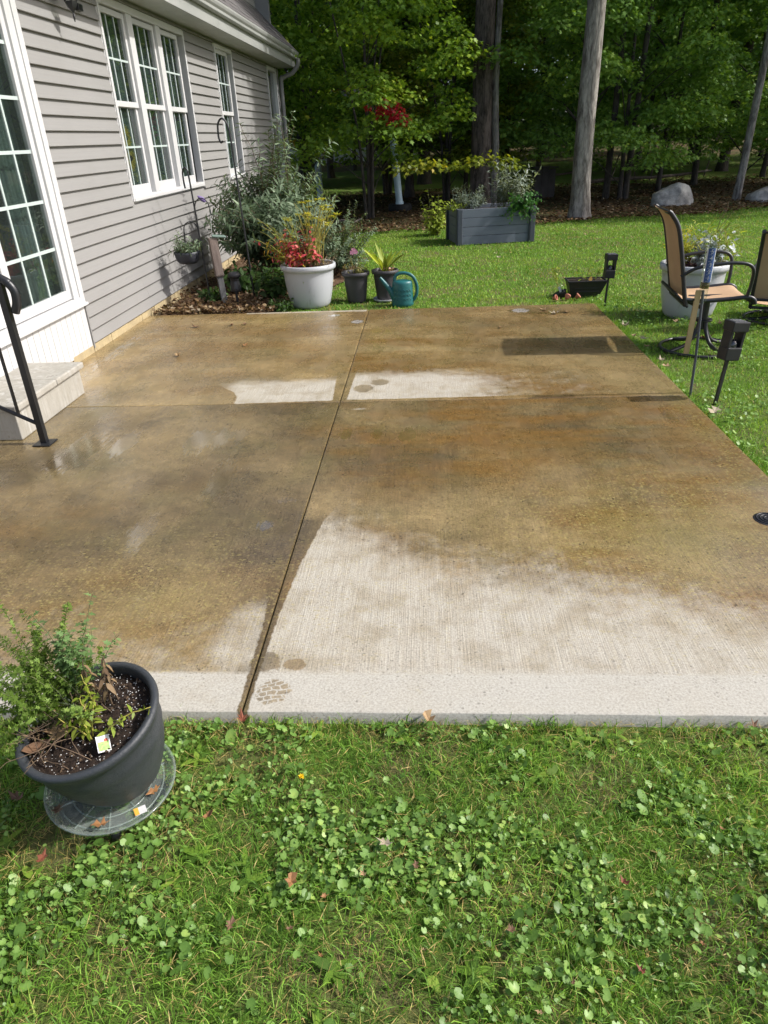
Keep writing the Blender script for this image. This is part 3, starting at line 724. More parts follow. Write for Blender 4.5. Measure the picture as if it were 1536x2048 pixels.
def trunk_mesh(h, r, lean=(0, 0), seed=0, taper=.5, flare=1.5, limbs=(), n=18, fork=None):
    rg = np.random.default_rng(seed); mb = MB()
    zs = np.concatenate([[0, .08, .2, .4], np.linspace(.8, h, 14)])
    wob = np.cumsum(rg.normal(size=(len(zs), 2))*.012*r/.1*.35, axis=0)
    P = np.stack([lean[0]*zs+wob[:, 0], lean[1]*zs+wob[:, 1], zs], 1)
    rad = r*(1-(1-taper)*zs/h)*(1+(flare-1)*np.exp(-zs/.22))
    vs = []; k = np.arange(n)*2*np.pi/n
    lob = 1+.05*np.sin(k*3+rg.random()*6)+.04*np.sin(k*5+rg.random()*6)
    for i in range(len(zs)):
        rr = rad[i]*lob*(1+.03*rg.normal(size=n)) + rad[i]*.22*np.exp(-zs[i]/.15)*np.sin(k*4+1)*.6
        vs += [(P[i, 0]+rr[j]*math.cos(k[j]), P[i, 1]+rr[j]*math.sin(k[j]), zs[i]-.06*(i == 0)) for j in range(n)]
    fs = [(i*n+j, i*n+(j+1) % n, (i+1)*n+(j+1) % n, (i+1)*n+j) for i in range(len(zs)-1) for j in range(n)]
    mb.add(vs, fs, True)
    for (p0, p1, ra) in limbs:
        p0 = np.array(p0); p1 = np.array(p1); mid = (p0+p1)/2+np.array([0, 0, .12*np.linalg.norm(p1-p0)])
        mb.tube(bez([p0, mid, p1], 4), np.linspace(ra, ra*.3, 9), 6, caps=False)
    return mb, P

def crown_mesh(name, clumps, per, lsize, shape, seed, droop=.25, flat=.35, vbase=.45, drop=.35):
    """leaf sprays: each clump is a flattened, drooping cloud of leaves"""
    rg = np.random.default_rng(seed); Ps, Ds, Ns, Ls, Vs = [], [], [], [], []
    for (c, rad) in clumps:
        n = int(per*(rad/.6)**1.6*rg.uniform(.7, 1.3)); q = rg.normal(size=(n, 3)); q /= np.linalg.norm(q, axis=1)[:, None]
        q *= rg.random((n, 1))**.45; rr = np.hypot(q[:, 0], q[:, 1])
        P = np.array(c)+q*np.array([rad*rg.uniform(.8, 1.3), rad*rg.uniform(.8, 1.3), rad*flat])
        P[:, 2] -= drop*rad*rr**2
        a = np.arctan2(q[:, 1], q[:, 0])+rg.normal(size=n)*.9
        D = np.stack([np.cos(a), np.sin(a), -.35+rg.normal(size=n)*.35], 1)
        N = np.stack([rg.normal(size=n)*.45, rg.normal(size=n)*.45, np.ones(n)], 1)
        cv = rg.normal()*.10
        Ps.append(P); Ds.append(D); Ns.append(N); Ls.append(lsize*rg.uniform(.6, 1.25, n)); Vs.append(np.clip(vbase+cv+rg.normal(size=n)*.17, 0, 1))
    P, D, N, L, V = map(np.concatenate, (Ps, Ds, Ns, Ls, Vs))
    return leafmesh(name, P, D, N, L, L*.95, V, shape, droop)

def spread_clumps(n, r, z0, z1, seed, rad=(.45, .8), inner=.15, shape=1.0):
    rg = np.random.default_rng(seed); out = []
    for i in range(n):
        t = rg.random(); z = z0+(z1-z0)*t; R = r*(.45+.55*math.sin(math.pi*min(1, .25+.7*t)))*shape
        a = rg.random()*2*math.pi; d = R*(inner+(1-inner)*math.sqrt(rg.random()))
        out.append(((d*math.cos(a), d*math.sin(a), z), rg.uniform(*rad)))
    return out
def limbs_for(clumps, trunkP, k=3, ra=.03):
    out = []
    for c, rad in clumps[::k]:
        c = np.array(c); zt = max(.4, c[2]-.5*np.hypot(c[0], c[1])-.1); i = np.argmin(abs(trunkP[:, 2]-zt)); out.append((trunkP[i], c, ra))
    return out

# understory trees: three leaf-spray trees, reused turned and scaled
def make_tree(name, h, r, cl, per, ls, shape, mlf, mbk, seed, lean=(0, 0), trunk_r=.06, stems=1, limbk=3, taper=.35, vb=.45, flare=1.4):
    t = empty(name); mb, P = trunk_mesh(h, trunk_r, lean, seed, taper, flare, n=12)
    for (p0, p1, ra) in limbs_for(cl, P, limbk, max(.012, trunk_r*.3)):
        mid = (p0+np.array(p1))/2+np.array([0, 0, .1*np.linalg.norm(p1-p0)])
        mb.tube(bez([p0, mid, p1], 3), np.linspace(ra, ra*.35, 7), 5, caps=False)
    for s in range(stems-1):
        a = s*2.4+1; e = np.array([math.cos(a), math.sin(a), 0])
        mb.tube(bez([e*.08, e*.22+np.array([0, 0, h*.35]), e*.75+np.array([0, 0, h*.8])], 6), np.linspace(trunk_r*.85, trunk_r*.3, 13), 9, caps=False)
    mb.build('trunk', mbk, t)
    link('crown', crown_mesh('crown', cl, per, ls, shape, seed, vbase=vb), mlf, t)
    return t
cA = spread_clumps(62, 2.3, 1.3, 6.2, 1, (.4, .8)); cB = spread_clumps(70, 2.6, 1.5, 7.0, 2, (.45, .85)); cC = spread_clumps(66, 2.5, 1.0, 6.5, 3, (.45, .8))
tA = make_tree('maple_tree', 6.0, 2.3, cA, 210, .105, MAPLE, m_lf_maple, m_bark_dark, 11, (.01, 0), .05, 4)
tB = make_tree('oak_tree', 6.8, 2.6, cB, 220, .115, OAK, m_lf_dark, m_bark_dark, 12, (0, .01), .07)
tC = make_tree('oak_tree', 6.4, 2.5, cC, 210, .115, OAK, m_lf_dark, m_bark_dark, 13, (.02, 0), .06, vb=.55)
def place(t, x, y, rz=0, s=1.0, sz=None, label=None, group=None, first=False):
    o = t if first else copy_tree(t)
    o.location = (x, y, float(gz(x, y))-.02); o.rotation_euler = (0, 0, rz); o.scale = (s, s, sz or s)
    o['label'] = label; o['category'] = 'tree'
    if group: o['group'] = group
    return o
def relink(o, mlf):
    for c in o.children:
        if c.name.startswith('crown'):
            c.material_slots[0].link = 'OBJECT'; c.material_slots[0].material = mlf
place(tA, -1.25, 17.1, 0, .92, label='multi-stemmed green maple at the lawn edge left of the leaning pipe', first=True)
o = place(tA, -2.9, 19.5, 2.1, 1.15, label='green maple behind the shrub at the house corner')
o = place(tA, .6, 20.6, 4.0, 1.0, .85, label='yellowing maple spreading low in front of the big oak trunk'); relink(o, m_lf_yel)
place(tB, 3.9, 19.7, .5, .95, label='dark green oak sapling behind the pale grey trunk', first=True)
place(tC, 4.9, 19.6, 1.9, .9, label='dark green oak with low boughs above the big boulder', first=True)
place(tC, 8.6, 21.5, 3.7, 1.0, label='dark green oak behind the slim trunk at the right edge')
place(tB, 2.3, 22.0, 2.7, 1.0, label='dark green oak right behind the big oak trunk')
place(tB, 6.3, 21.2, 4.4, .95, label='dark green oak between the big boulder and the slim leaning trunk')
place(tC, 1.2, 23.2, .9, 1.05, label='dark green oak left of the dark weathered box')
place(tB, 10.4, 22.3, 1.3, 1.0, label='dark green oak behind the low boulder at the right')
G1 = 'trees in the wood behind the lawn'
for i, (k, x, y, rz, s) in enumerate([(0, -5.5, 22, 1, 1.2), (0, -1.2, 24.5, 3, 1.25), (2, 10.8, 25.5, .4, 1.2), (1, 13.5, 23.5, 1, 1.2),
                                      (0, -8.5, 25, 4.4, 1.3), (0, -4.2, 28, 5.1, 1.35), (2, 8.2, 29.5, 2.2, 1.35), (1, 12.8, 30, 3.3, 1.35), (2, -.2, 31, 1.2, 1.4), (1, 4.6, 32, .2, 1.4), (2, 16.8, 29, 5, 1.3), 
                                      (1, 9.5, 35.5, 4, 1.5), (2, 15, 36, 1, 1.5), (1, 1.6, 37, 5.5, 1.5), (2, -3.4, 37.5, .8, 1.5), (1, 20, 34, 2.5, 1.5), (2, 6, 40, 3, 1.6), (1, 12, 42, 0, 1.6), (2, -1, 43, 2, 1.6), (0, -11, 30, 0, 1.4)]):
    o = place((tA, tB, tC)[k], x, y, rz, s, label='leafy green tree deep in the wood behind the lawn', group=G1)
relink(place(tA, -5.6, 30, .3, 1.1, label='pale golden tree showing above the house gutter'), m_lf_gold)

# red autumn spray of leaves on the multi-stemmed maple
rcl = [((.66, -1.6, 2.30), .26), ((.82, -1.65, 2.18), .24), ((.52, -1.6, 2.38), .20), ((.16, -1.6, 2.38), .10)]
link('red_leaf_spray', crown_mesh('red_leaf_spray', rcl, 420, .085, MAPLE, 31, flat=.75), m_lf_red, tA)['label'] = 'spray of bright red autumn leaves'
ycl = [((.75+.42*i+random.uniform(-.08, .08), -.9+random.uniform(-.15, .15), 1.28+random.uniform(-.08, .1)), random.uniform(.36, .48)) for i in range(7)]
ysp = link('yellow_leaf_spray', crown_mesh('yellow_leaf_spray', ycl, 110, .11, MAPLE, 32, flat=.3), m_lf_yel, tA); ysp['label'] = 'low spray of yellowing leaves'; ysp['kind'] = 'stuff'

# big trunks
cl_big = spread_clumps(46, 3.6, 5.5, 11, 8, (.8, 1.5))
big_crown = crown_mesh('crown', cl_big, 60, .3, MAPLE, 41, flat=.5)
cl_big2 = spread_clumps(44, 3.6, 5.5, 11.5, 9, (.8, 1.5))
big_crown2 = crown_mesh('crown', cl_big2, 60, .3, OAK, 42, flat=.5)
def big_tree(name, x, y, h, r, lean, seed, mbk, label, crown, mlf, flare=1.5, taper=.55, n=28, group=None, sc=1.0):
    t = empty(name, (x, y, float(gz(x, y))), 0, label, 'tree', group)
    cl = cl_big if crown == big_crown else cl_big2
    mb, P = trunk_mesh(h, r, lean, seed, taper, flare, n=n)
    for (p0, p1, ra) in limbs_for([((c[0]*sc+lean[0]*8, c[1]*sc, c[2]), q) for c, q in cl], P, 4, .07):
        mb.tube(bez([p0, (p0+np.array(p1))/2+np.array([0, 0, .5]), p1], 3), np.linspace(ra, ra*.3, 7), 5, caps=False)
    mb.build('trunk', mbk, t)
    link('crown', crown, mlf, t, (lean[0]*8, lean[1]*8, 0)).scale = (sc, sc, 1)
    return t
bo = big_tree('oak_tree', 1.38, 18.9, 14, .255, (.006, 0), 51, m_bark_oak, 'thick dark furrowed oak trunk behind the raised planter', big_crown, m_lf_dark, 1.45, sc=.6)
mb = MB(); mb.tube(bez([(.28, -.1, 0), (.30, -.1, 1.2), (.26, -.1, 2.6), (.31, -.1, 4.5), (.4, -.1, 7)], 6), np.linspace(.10, .05, 25), 12); mb.build('second_stem', m_bark_grey, bo)['label'] = 'thin pale stem growing against the oak'
big_tree('ash_tree', 3.15, 15.75, 13, .185, (-.004, .0), 52, m_bark_grey, 'straight pale grey trunk at the edge of the lawn', big_crown2, m_lf_maple, 1.35, .6, sc=.6)
big_tree('ash_tree', 7.35, 18.5, 11, .085, (.022, 0), 53, m_bark_grey, 'slim leaning grey trunk between the two boulders', big_crown, m_lf_dark, 1.25, .6, 14, None, .5)
big_tree('oak_tree', 7.95, 23.3, 11, .09, (-.03, 0), 54, m_bark_dark, 'slim dark trunk rising behind the big boulder', big_crown2, m_lf_dark, 1.2, .6, 12, None, .5)
big_tree('oak_tree', 10.6, 28.5, 12, .17, (.05, 0), 55, m_bark_dark, 'dark leaning trunk deep in the wood at right', big_crown, m_lf_dark, 1.6, .6, 14)
big_tree('oak_tree', 4.62, 19.9, 10, .08, (.01, 0), 56, m_bark_dark, 'left of two short dark trunks left of the big boulder', big_crown2, m_lf_dark, 1.2, .6, 12, None, .5)
big_tree('oak_tree', 5.06, 19.75, 10, .075, (.03, 0), 57, m_bark_dark, 'right of two short dark trunks left of the big boulder', big_crown, m_lf_dark, 1.2, .6, 12, None, .5)
big_tree('maple_tree', -.43, 22.6, 12, .13, (.0, 0), 58, m_bark_dark, 'dark trunk just right of the leaning pale blue pipe', big_crown, m_lf_maple, 1.3, .6, 14, None, .5)
big_tree('maple_tree', -5.2, 26.5, 15, .32, (-.01, 0), 59, m_bark_grey, 'tall grey trunk rising behind the roof corner', big_crown2, m_lf_maple, 1.3, .6, 16, None, .6)
big_tree('maple_tree', -3.9, 25.5, 15, .2, (-.03, 0), 60, m_bark_dark, 'second tall trunk right of the roof corner', big_crown, m_lf_maple, 1.3, .6, 16, None, .6)
for i, (x, y, s) in enumerate([(14.0, 17.4, 1.0), (20.5, 21.0, 1)]):
    big_tree('oak_tree', x, y, 14, .22, (.01, 0), 70+i, m_bark_dark, 'tall woodland oak at the right beyond the lawn', (big_crown, big_crown2)[i % 2], m_lf_dark, 1.4, .6, 12, 'tall oaks right of the lawn', .7)
for i, (x, y) in enumerate([(0, 28), (6, 30), (-4, 33), (11, 33), (3, 36), (16, 32), (-9, 38), (8, 44), (-2, 46), (18, 42), (13, 47), (3, 50)]):
    big_tree('oak_tree', x, y, 15, random.uniform(.14, .24), (random.uniform(-.02, .02), 0), 80+i, m_bark_dark, 'tall trunk deep in the wood behind the lawn', (big_crown, big_crown2)[i % 2], m_lf_dark, 1.3, .6, 12, 'tall oaks deep in the wood', .7)

# far mass of wood that closes the view
n = 26000
x = rng.uniform(-60, 70, n); y = rng.uniform(52, 66, n); z = gz(x, y)+rng.random(n)**1.15*17
kp = ~((x > -17) & (x < -7) & (z > 5.5)); x, y, z = x[kp], y[kp], z[kp]; n = len(x)
P = np.stack([x, y, z], 1)
fw = link('far_woods', leafmesh('far_woods', P, rdir(n, -.3), np.stack([rng.normal(size=n)*.6, rng.normal(size=n)*.6-.4, np.ones(n)], 1), rng.uniform(.6, 1.3, n), rng.uniform(.5, 1.1, n), np.clip(fbm(x, z, .25, 3)*.9+rng.normal(size=n)*.12, 0, 1), MAPLE), m_lf_dark)
tag(fw, 'dense dark green mass of far trees closing the wood', 'woods', kind='stuff')

# neighbour house glimpsed through the leaves
nb = empty('neighbor_house', (-6, 46, .5), 0, 'pale neighbouring house with a mauve grey roof glimpsed through the leaves', 'house')
mb = MB(); mb.box(-6, 6, -2, 4, -.6, 2.0); mb.build('wall', pmat('cream_wall', (.62, .60, .55), None, 2, .8), nb)
mb = MB(); mb.add([(-6.4, -2.5, 1.95), (6.4, -2.5, 1.95), (6.4, 1, 4.2), (-6.4, 1, 4.2), (-6.4, 4.5, 1.95), (6.4, 4.5, 1.95), (-6.4, -2.5, 1.8), (6.4, -2.5, 1.8)], [(0, 1, 2, 3), (3, 2, 5, 4), (6, 7, 1, 0)])
mb.build('roof', pmat('mauve_roof', (.19, .16, .17), (.15, .13, .14), 3, .9), nb)
for xx in (-4, 0, 3.6):
    mb = MB(); mb.box(xx-.5, xx+.5, -2.06, -2.003, .4, 1.5); mb.build('window', m_room, nb)

# leaf litter on the woodland floor and in the bed (nobody could count it)
m_litter = leafmat('litter', [(0, (0.043, 0.022, 0.011)), (.35, (0.105, 0.059, 0.028)), (.65, (0.174, 0.112, 0.056)), (.88, (0.236, 0.174, 0.099)), (1, (0.341, 0.285, 0.205))], .15, .8, .15)
n = 22000
x = rng.uniform(-4.5, 13, n); t = rng.random(n)**1.6*11-.5; y = lawn_edge(x)+t
P = np.stack([x, y, gz(x, y)+.03+.02*rng.random(n)], 1)
lt = link('leaf_litter', leafmesh('leaf_litter', P, rdir(n, 0, .3), np.stack([rng.normal(size=n)*.4, rng.normal(size=n)*.4, np.ones(n)], 1), rng.uniform(.035, .085, n), rng.uniform(.03, .06, n), rng.random(n)**1.9, OVAL, -.2, .3), m_litter)
tag(lt, 'brown fallen leaves covering the woodland floor', 'leaf litter', kind='stuff')
n = 2600
y = 7.5+rng.random(n)**2.2*5; u = rng.random(n); x = -2.93+(bed_edge(y)+2.93)*u
P = np.stack([x, y, -.0+.035*rng.random(n)], 1)
lt = link('bed_litter', leafmesh('bed_litter', P, rdir(n, .1, .5), np.stack([rng.normal(size=n)*.6, rng.normal(size=n)*.6, np.ones(n)], 1), rng.uniform(.02, .06, n), rng.uniform(.015, .04, n), rng.random(n), OVAL, -.3, .4), m_litter)
tag(lt, 'brown leaves and chips lying in the bed by the wall', 'leaf litter', kind='stuff')

# fallen branches and old board in the wood
m_log = barkmat('log', (.16, .135, .115), (.08, .066, .055), 10, .6)
for (a, b, r, lab) in [((2.6, 21.5, .45), (4.4, 21.9, .55), .04, 'grey fallen pole lying across behind the planter'), ((4.6, 23.8, .1), (9.2, 25.5, .22), .06, 'long fallen branch on the ground deep in the wood'), ((-1.9, 15.9, .02), (-1.35, 16.05, .05), .035, 'short pale branch lying beside the maple stems')]:
    mb = MB(); a = np.array(a); b = np.array(b); q = [(a+(b-a)*t+np.array([0, .05*math.sin(9*t), .03*math.sin(7*t)])) for t in np.linspace(0, 1, 9)]
    mb.tube(q, np.linspace(r, r*.6, 9), 8); tag(mb.build('fallen_branch', m_log), lab, 'branch')
for (x, y, h, a) in [(9.3, 26.5, 1.5, .25), (6.9, 25.6, 1.3, -.35), (5.9, 25.2, 1.2, .3), (7.4, 26, 1.6, .2), (1.9, 23.5, 1.3, .15), (2.4, 24, 1.1, -.2)]:
    mb = MB(); mb.tube([(0, 0, -.05), (a*h*.5, 0, h*.5), (a*h, .1, h)], [.025, .02, .01], 6)
    for q in range(4):
        z = h*(.35+.15*q); mb.tube([(a*z, 0, z), (a*z+random.uniform(-.4, .4), .1, z+.3)], [.01, .004], 5)
    tag(mb.build('bare_sapling', m_log, None, (x, y, float(gz(x, y)))), 'thin bare grey sapling stem under the dark oaks', 'sapling', 'bare sapling stems in the wood')
m_oldboard = pmat('old_board', (.085, .075, .07), (.055, .048, .045), 5, .85, .4)
bd = empty('wooden_chest', (3.2, 21.2, float(gz(3.2, 21.2))), R_(8), 'dark weathered wooden box standing behind the raised planter', 'box')
for i in range(3):
    mb = MB(); mb.box(-.28+.19*i, -.28+.19*i+.18, -.2, -.17, 0, .72+.02*(i == 1), .004); mb.build('plank', m_oldboard, bd)
mb = MB(); mb.box(-.28, .29, -.168, .2, 0, .68, .004); mb.build('body', m_oldboard, bd)
mb = MB(); mb.box(-.32, .34, -.24, .24, .745, .775, .005); mb.build('lid', m_oldboard, bd)

# boulders
def boulder(x, y, sx, sy, sz, seed, label):
    bm = bmesh.new(); bmesh.ops.create_icosphere(bm, subdivisions=5, radius=1)
    rg = np.random.default_rng(seed); pl = unit(rg.normal(size=(9, 3))); pl[:, 2] = abs(pl[:, 2])*.8; pl = unit(pl)
    for v in bm.verts:
        c = np.array(v.co)
        for q, p_ in enumerate(pl):
            d = c@p_; lim = .80+.05*math.sin(q*2.3)
            if d > lim: c -= p_*(d-lim)*.9
        nn = fbm(np.array([c[0]*2+c[2]]), np.array([c[1]*2+c[2]*1.3]), 1.6, 5, seed)[0]-.5
        c *= 1+.16*nn
        v.co = Vector((c[0]*sx, c[1]*sy, max(c[2], -.3)*sz))
    me = bpy.data.meshes.new('boulder'); bm.to_mesh(me); bm.free(); me.polygons.foreach_set('use_smooth', np.ones(len(me.polygons), bool))
    k = NT('granite'); p = k.obj(); f = k.noise(p, 5, 7, .65); g = k.noise(p, 45, 4, .7)
    c = k.mix((0.424, 0.410, 0.371), (0.219, 0.211, 0.192), k.mr(f, .38, .62)); c = k.mix(c, (0.564, 0.521, 0.452), k.mr(g, .55, .7, 0, .5)); k.bump(k.math('ADD', f, k.math('MULTIPLY', g, .2)), .7, .04)
    o = link('boulder', me, k.fin(c, .85, .2), None, (x, y, float(gz(x, y))+.12*sz)); tag(o, label, 'boulder'); return o
boulder(5.62, 17.75, .50, .36, .48, 4, 'large rounded grey boulder at the lawn edge behind the patio chair')
boulder(8.05, 18.1, .62, .42, .34, 9, 'low grey boulder at the right edge of the picture')

# leaning pale blue pipe in a tyre, second pipe behind
m_pipe = pmat('pale_blue_pipe', (.60, .74, .80), (.52, .66, .72), 3, .4, dirt=.15)
m_tyre = pmat('tyre', (.012, .012, .013), (.02, .02, .02), 12, .8, .3)
pp = empty('pipe_post', (-.62, 18.9, float(gz(-.62, 18.9))), 0, 'leaning pale blue plastic pipe standing in a black tyre', 'pipe')
mb = MB(); mb.tube([(-.0, 0, .05), (-.16, 0, 2.0)], .085, 20); mb.lathe([(.1, .0), (.1, .09), (.086, .1)], 20, (-.008, 0, .12)); mb.build('pipe', m_pipe, pp)
mb = MB(); mb.lathe([(.14, .03), (.16, .0), (.27, .0), (.29, .04), (.29, .13), (.27, .17), (.16, .17), (.14, .14), (.14, .03)], 32); mb.build('tyre', m_tyre, pp)
mb = MB(); mb.lathe([(.0, .26), (.06, .22), (.09, .12), (.1, 0), (.0, -.0)], 12, (-.165, 0, 2.0)); mb.build('pipe_cap', m_white, pp)
p2 = empty('pipe_post', (-3.05, 22.3, float(gz(-3.05, 22.3))), 0, 'short pale blue pipe behind the shrub', 'pipe')
mb = MB(); mb.tube([(0, 0, 0), (-.03, 0, 1.78)], .09, 18); mb.build('pipe', m_pipe, p2)
mb = MB(); mb.lathe([(.104, 0), (.104, .1)], 18, (-.015, 0, 1.05)); mb.build('collar', m_pipe, p2)

# ================================================================== GRASS (stuff)
m_grass = leafmat('grass_blade', [(0, (0.055, 0.127, 0.018)), (.3, (0.118, 0.245, 0.029)), (.55, (0.189, 0.355, 0.044)), (.72, (0.281, 0.472, 0.062)), (.78, (0.377, 0.305, 0.102)), (.9, (0.468, 0.342, 0.119)), (1, (0.650, 0.512, 0.221))], .3, .5, .25, 1.2)
def blades(name, P, H, Wd, V, bend=.6):
    n = len(P); a = rng.random(n)*2*np.pi; d = np.stack([np.cos(a), np.sin(a), np.zeros(n)], 1)
    b = rng.random(n)*2*np.pi; s = np.stack([np.cos(b), np.sin(b), np.zeros(n)], 1)*Wd[:, None]*.5
    bd = (bend*(.3+rng.random(n)))[:, None]
    up = np.array([0, 0, 1.])
    m = P+up*(H*.6)[:, None]*(1-.25*bd)+d*(H*.35)[:, None]*bd
    t = P+up*(H)[:, None]*(1-.55*np.minimum(bd, 1.5))+d*H[:, None]*bd
    V5 = np.stack([P-s, P+s, m-s*.75, m+s*.75, t], 1).reshape(-1, 3)
    i = np.arange(n)*5
    Q = np.stack([i, i+1, i+3, i+2], 1); T = np.stack([i+2, i+3, i+4], 1)
    return mesh_arrays(name, V5, [Q, T], {'v': np.repeat(V, 5)})
def outside_patio(x, y, m=.0): return ~((x < PX1+m) & (y > PY0-m) & (y < PY1+m) & (x > -3.2))
# foreground lawn
n = 46000
x = rng.uniform(-1.75, 1.55, n); y = rng.uniform(.45, 1.64, n)
pat = fbm(x, y, 3.2, 4, 31)
keep = (rng.random(n) < .35+.9*sstep(pat, .32, .6)) & outside_patio(x, y, .004)
x, y, pat = x[keep], y[keep], pat[keep]; n = len(x)
dead = (rng.random(n) < .15+.6*sstep(.47-pat, 0, .14)) | ((y > 1.57) & (rng.random(n) < .55))
H = np.where(dead, rng.uniform(.025, .055, n), rng.uniform(.025, .06, n)); Wd = np.where(dead, .0016, .0026)*rng.uniform(.7, 1.4, n)
V = np.where(dead, rng.uniform(.76, 1, n), np.clip(.42+.5*(fbm(x, y, 6, 3, 33)-.5)+rng.normal(size=n)*.14, 0, .74))
z = np.full(n, GZ)+.008*fbm(x, y, 8, 2)
H[dead] *= 1.0
tag(link('grass_near', blades('grass_near', np.stack([x, y, z], 1), H, Wd, V, 1.0), m_grass), 'short mixed green and dry grass in the foreground lawn', 'grass', kind='stuff')
# lying thatch
n = 16000
x = rng.uniform(-1.7, 1.5, n); y = rng.uniform(.45, 1.625, n); P = np.stack([x, y, GZ+.006+.016*rng.random(n)], 1)
L = rng.uniform(.02, .065, n)
tag(link('thatch', leafmesh('thatch', P, rdir(n, .1, .35), np.stack([rng.normal(size=n), rng.normal(size=n), np.ones(n)], 1), L, rng.uniform(.0012, .0022, n), np.where(rng.random(n) < .42, rng.uniform(.76, 1, n), rng.uniform(.1, .5, n)), RHOMB, .1), m_grass), 'dry clippings lying between the grass blades', 'thatch', kind='stuff')
# lawn to the right of and behind the patio
def lawn_blades(name, n, x0, x1, y0, y1, h, w, label, cond, vb=.46):
    x = rng.uniform(x0, x1, n); y = rng.uniform(y0, y1, n); k = cond(x, y); x, y = x[k], y[k]; n = len(x)
    f = fbm(x, y, 1.1, 4, 35); dead = rng.random(n) < .02+.14*sstep(.44-f, 0, .15)
    V = np.where(dead, rng.uniform(.76, .95, n), np.clip(vb+.7*(f-.5)+rng.normal(size=n)*.16, 0, .74))
    tag(link(name, blades(name, np.stack([x, y, gz(x, y)-.005], 1), h*rng.uniform(.5, 1.25, n), w*rng.uniform(.7, 1.4, n), V, .8), m_grass), label, 'grass', kind='stuff')
vis = lambda x, y: (x < .62*y+.6)
lawn_blades('grass_side', 75000, 1.73, 5.4, 1.8, 8.0, .045, .0042, 'short green grass right of the patio', lambda x, y: outside_patio(x, y, .006) & vis(x, y), .55)
lawn_blades('grass_far', 130000, -1.8, 9.5, 7.49, 17.4, .045, .0085, 'mown green lawn between the patio and the wood', lambda x, y: outside_patio(x, y, .006) & vis(x, y) & (y < lawn_edge(x)+.15) & (x > np.where(y < 15.2, bed_edge(y), -9)), .55)
lawn_blades('grass_front_edge', 1500, -1.7, 1.6, 1.605, 1.637, .075, .003, 'longer grass tufts along the front patio edge', lambda x, y: rng.random(len(x)) < sstep(fbm(x, y*0, 7, 3, 51), .35, .65), .42)
lawn_blades('grass_edge', 5000, 1.735, 1.80, 1.8, 7.5, .075, .004, 'longer tufts along the patio edge', lambda x, y: rng.random(len(x)) < .8, .5)

# ground ivy: round scalloped leaves
m_ivy = leafmat('ground_ivy', [(0, (0.064, 0.132, 0.021)), (.5, (0.138, 0.259, 0.046)), (.85, (0.234, 0.376, 0.087)), (1, (0.339, 0.464, 0.107))], .3, .45, .4, 1.15)
def ivy(name, x, y, z, r, V):
    n = len(x); K = 14; k = np.arange(K)*2*np.pi/K
    prof = np.where(np.arange(K) % 2 == 0, 1.0, .93); prof[0] = .35; prof[1] = .85; prof[-1] = .85
    rot = rng.random(n)*2*np.pi; tilt = rng.normal(size=(n, 2))*.42
    px = r[:, None]*prof*np.cos(k[None]+rot[:, None]); py = r[:, None]*prof*np.sin(k[None]+rot[:, None])
    rad = np.hypot(px, py)
    pz = px*tilt[:, :1]+py*tilt[:, 1:]+rad*rng.uniform(-.1, .35, n)[:, None]+rad*.06*np.cos(k*4)[None]
    ring = np.stack([x[:, None]+px, y[:, None]+py, z[:, None]+pz], -1)
    cen = np.stack([x, y, z], -1)[:, None]
    Vt = np.concatenate([cen, ring], 1).reshape(-1, 3); b = np.arange(n)[:, None]*(K+1)
    j = np.arange(K); F = np.stack([b+0*j, b+1+j, b+1+(j+1) % K], -1).reshape(-1, 3)
    vv = np.repeat(V[:, None], K+1, 1); vv[:, 0] += .12; vv[:, 1::2] -= .05
    return mesh_arrays(name, Vt, [F], {'v': np.clip(vv, 0, 1).ravel()}, smooth=True)
n = 56000
x = rng.uniform(-1.6, 1.5, n); y = rng.uniform(.5, 1.62, n)
cen = np.exp(-(((x+.05)/.55)**2+((y-1.34)/.22)**2)) + .5*np.exp(-(((x-.55)/.5)**2+((y-1.2)/.3)**2)) + .5*np.exp(-(((x+.75)/.3)**2+((y-1.0)/.15)**2))
f = fbm(x, y, 4.2, 4, 41); keep = rng.random(n) < np.clip(.95*cen*sstep(f, .36, .58)+.6*sstep(f, .47, .64)+.03, 0, 1)*.52
x, y = x[keep], y[keep]; n = len(x)
z = GZ+rng.uniform(.008, .040, n); r = np.clip(rng.gamma(5.2, .00125, n), .003, .017)
tag(link('ground_ivy', ivy('ground_ivy', x, y, z, r, np.clip(.5+.5*(fbm(x, y, 5, 3, 43)-.5)+rng.normal(size=n)*.22, 0, 1)), m_ivy), 'patches of round leaved ground ivy in the foreground lawn', 'ground cover', kind='stuff')
n = 5000; x = rng.uniform(1.74, 3.6, n); y = rng.uniform(2.2, 7.9, n); f = fbm(x, y, 2.2, 4, 45); k = (f > .5) & vis(x, y); x, y = x[k], y[k]; n = len(x)
tag(link('clover', ivy('clover', x, y, GZ+rng.uniform(.03, .06, n), rng.uniform(.007, .014, n), np.clip(.62+rng.normal(size=n)*.15, 0, 1)), m_ivy), 'clover leaves in the lawn right of the patio', 'ground cover', kind='stuff')
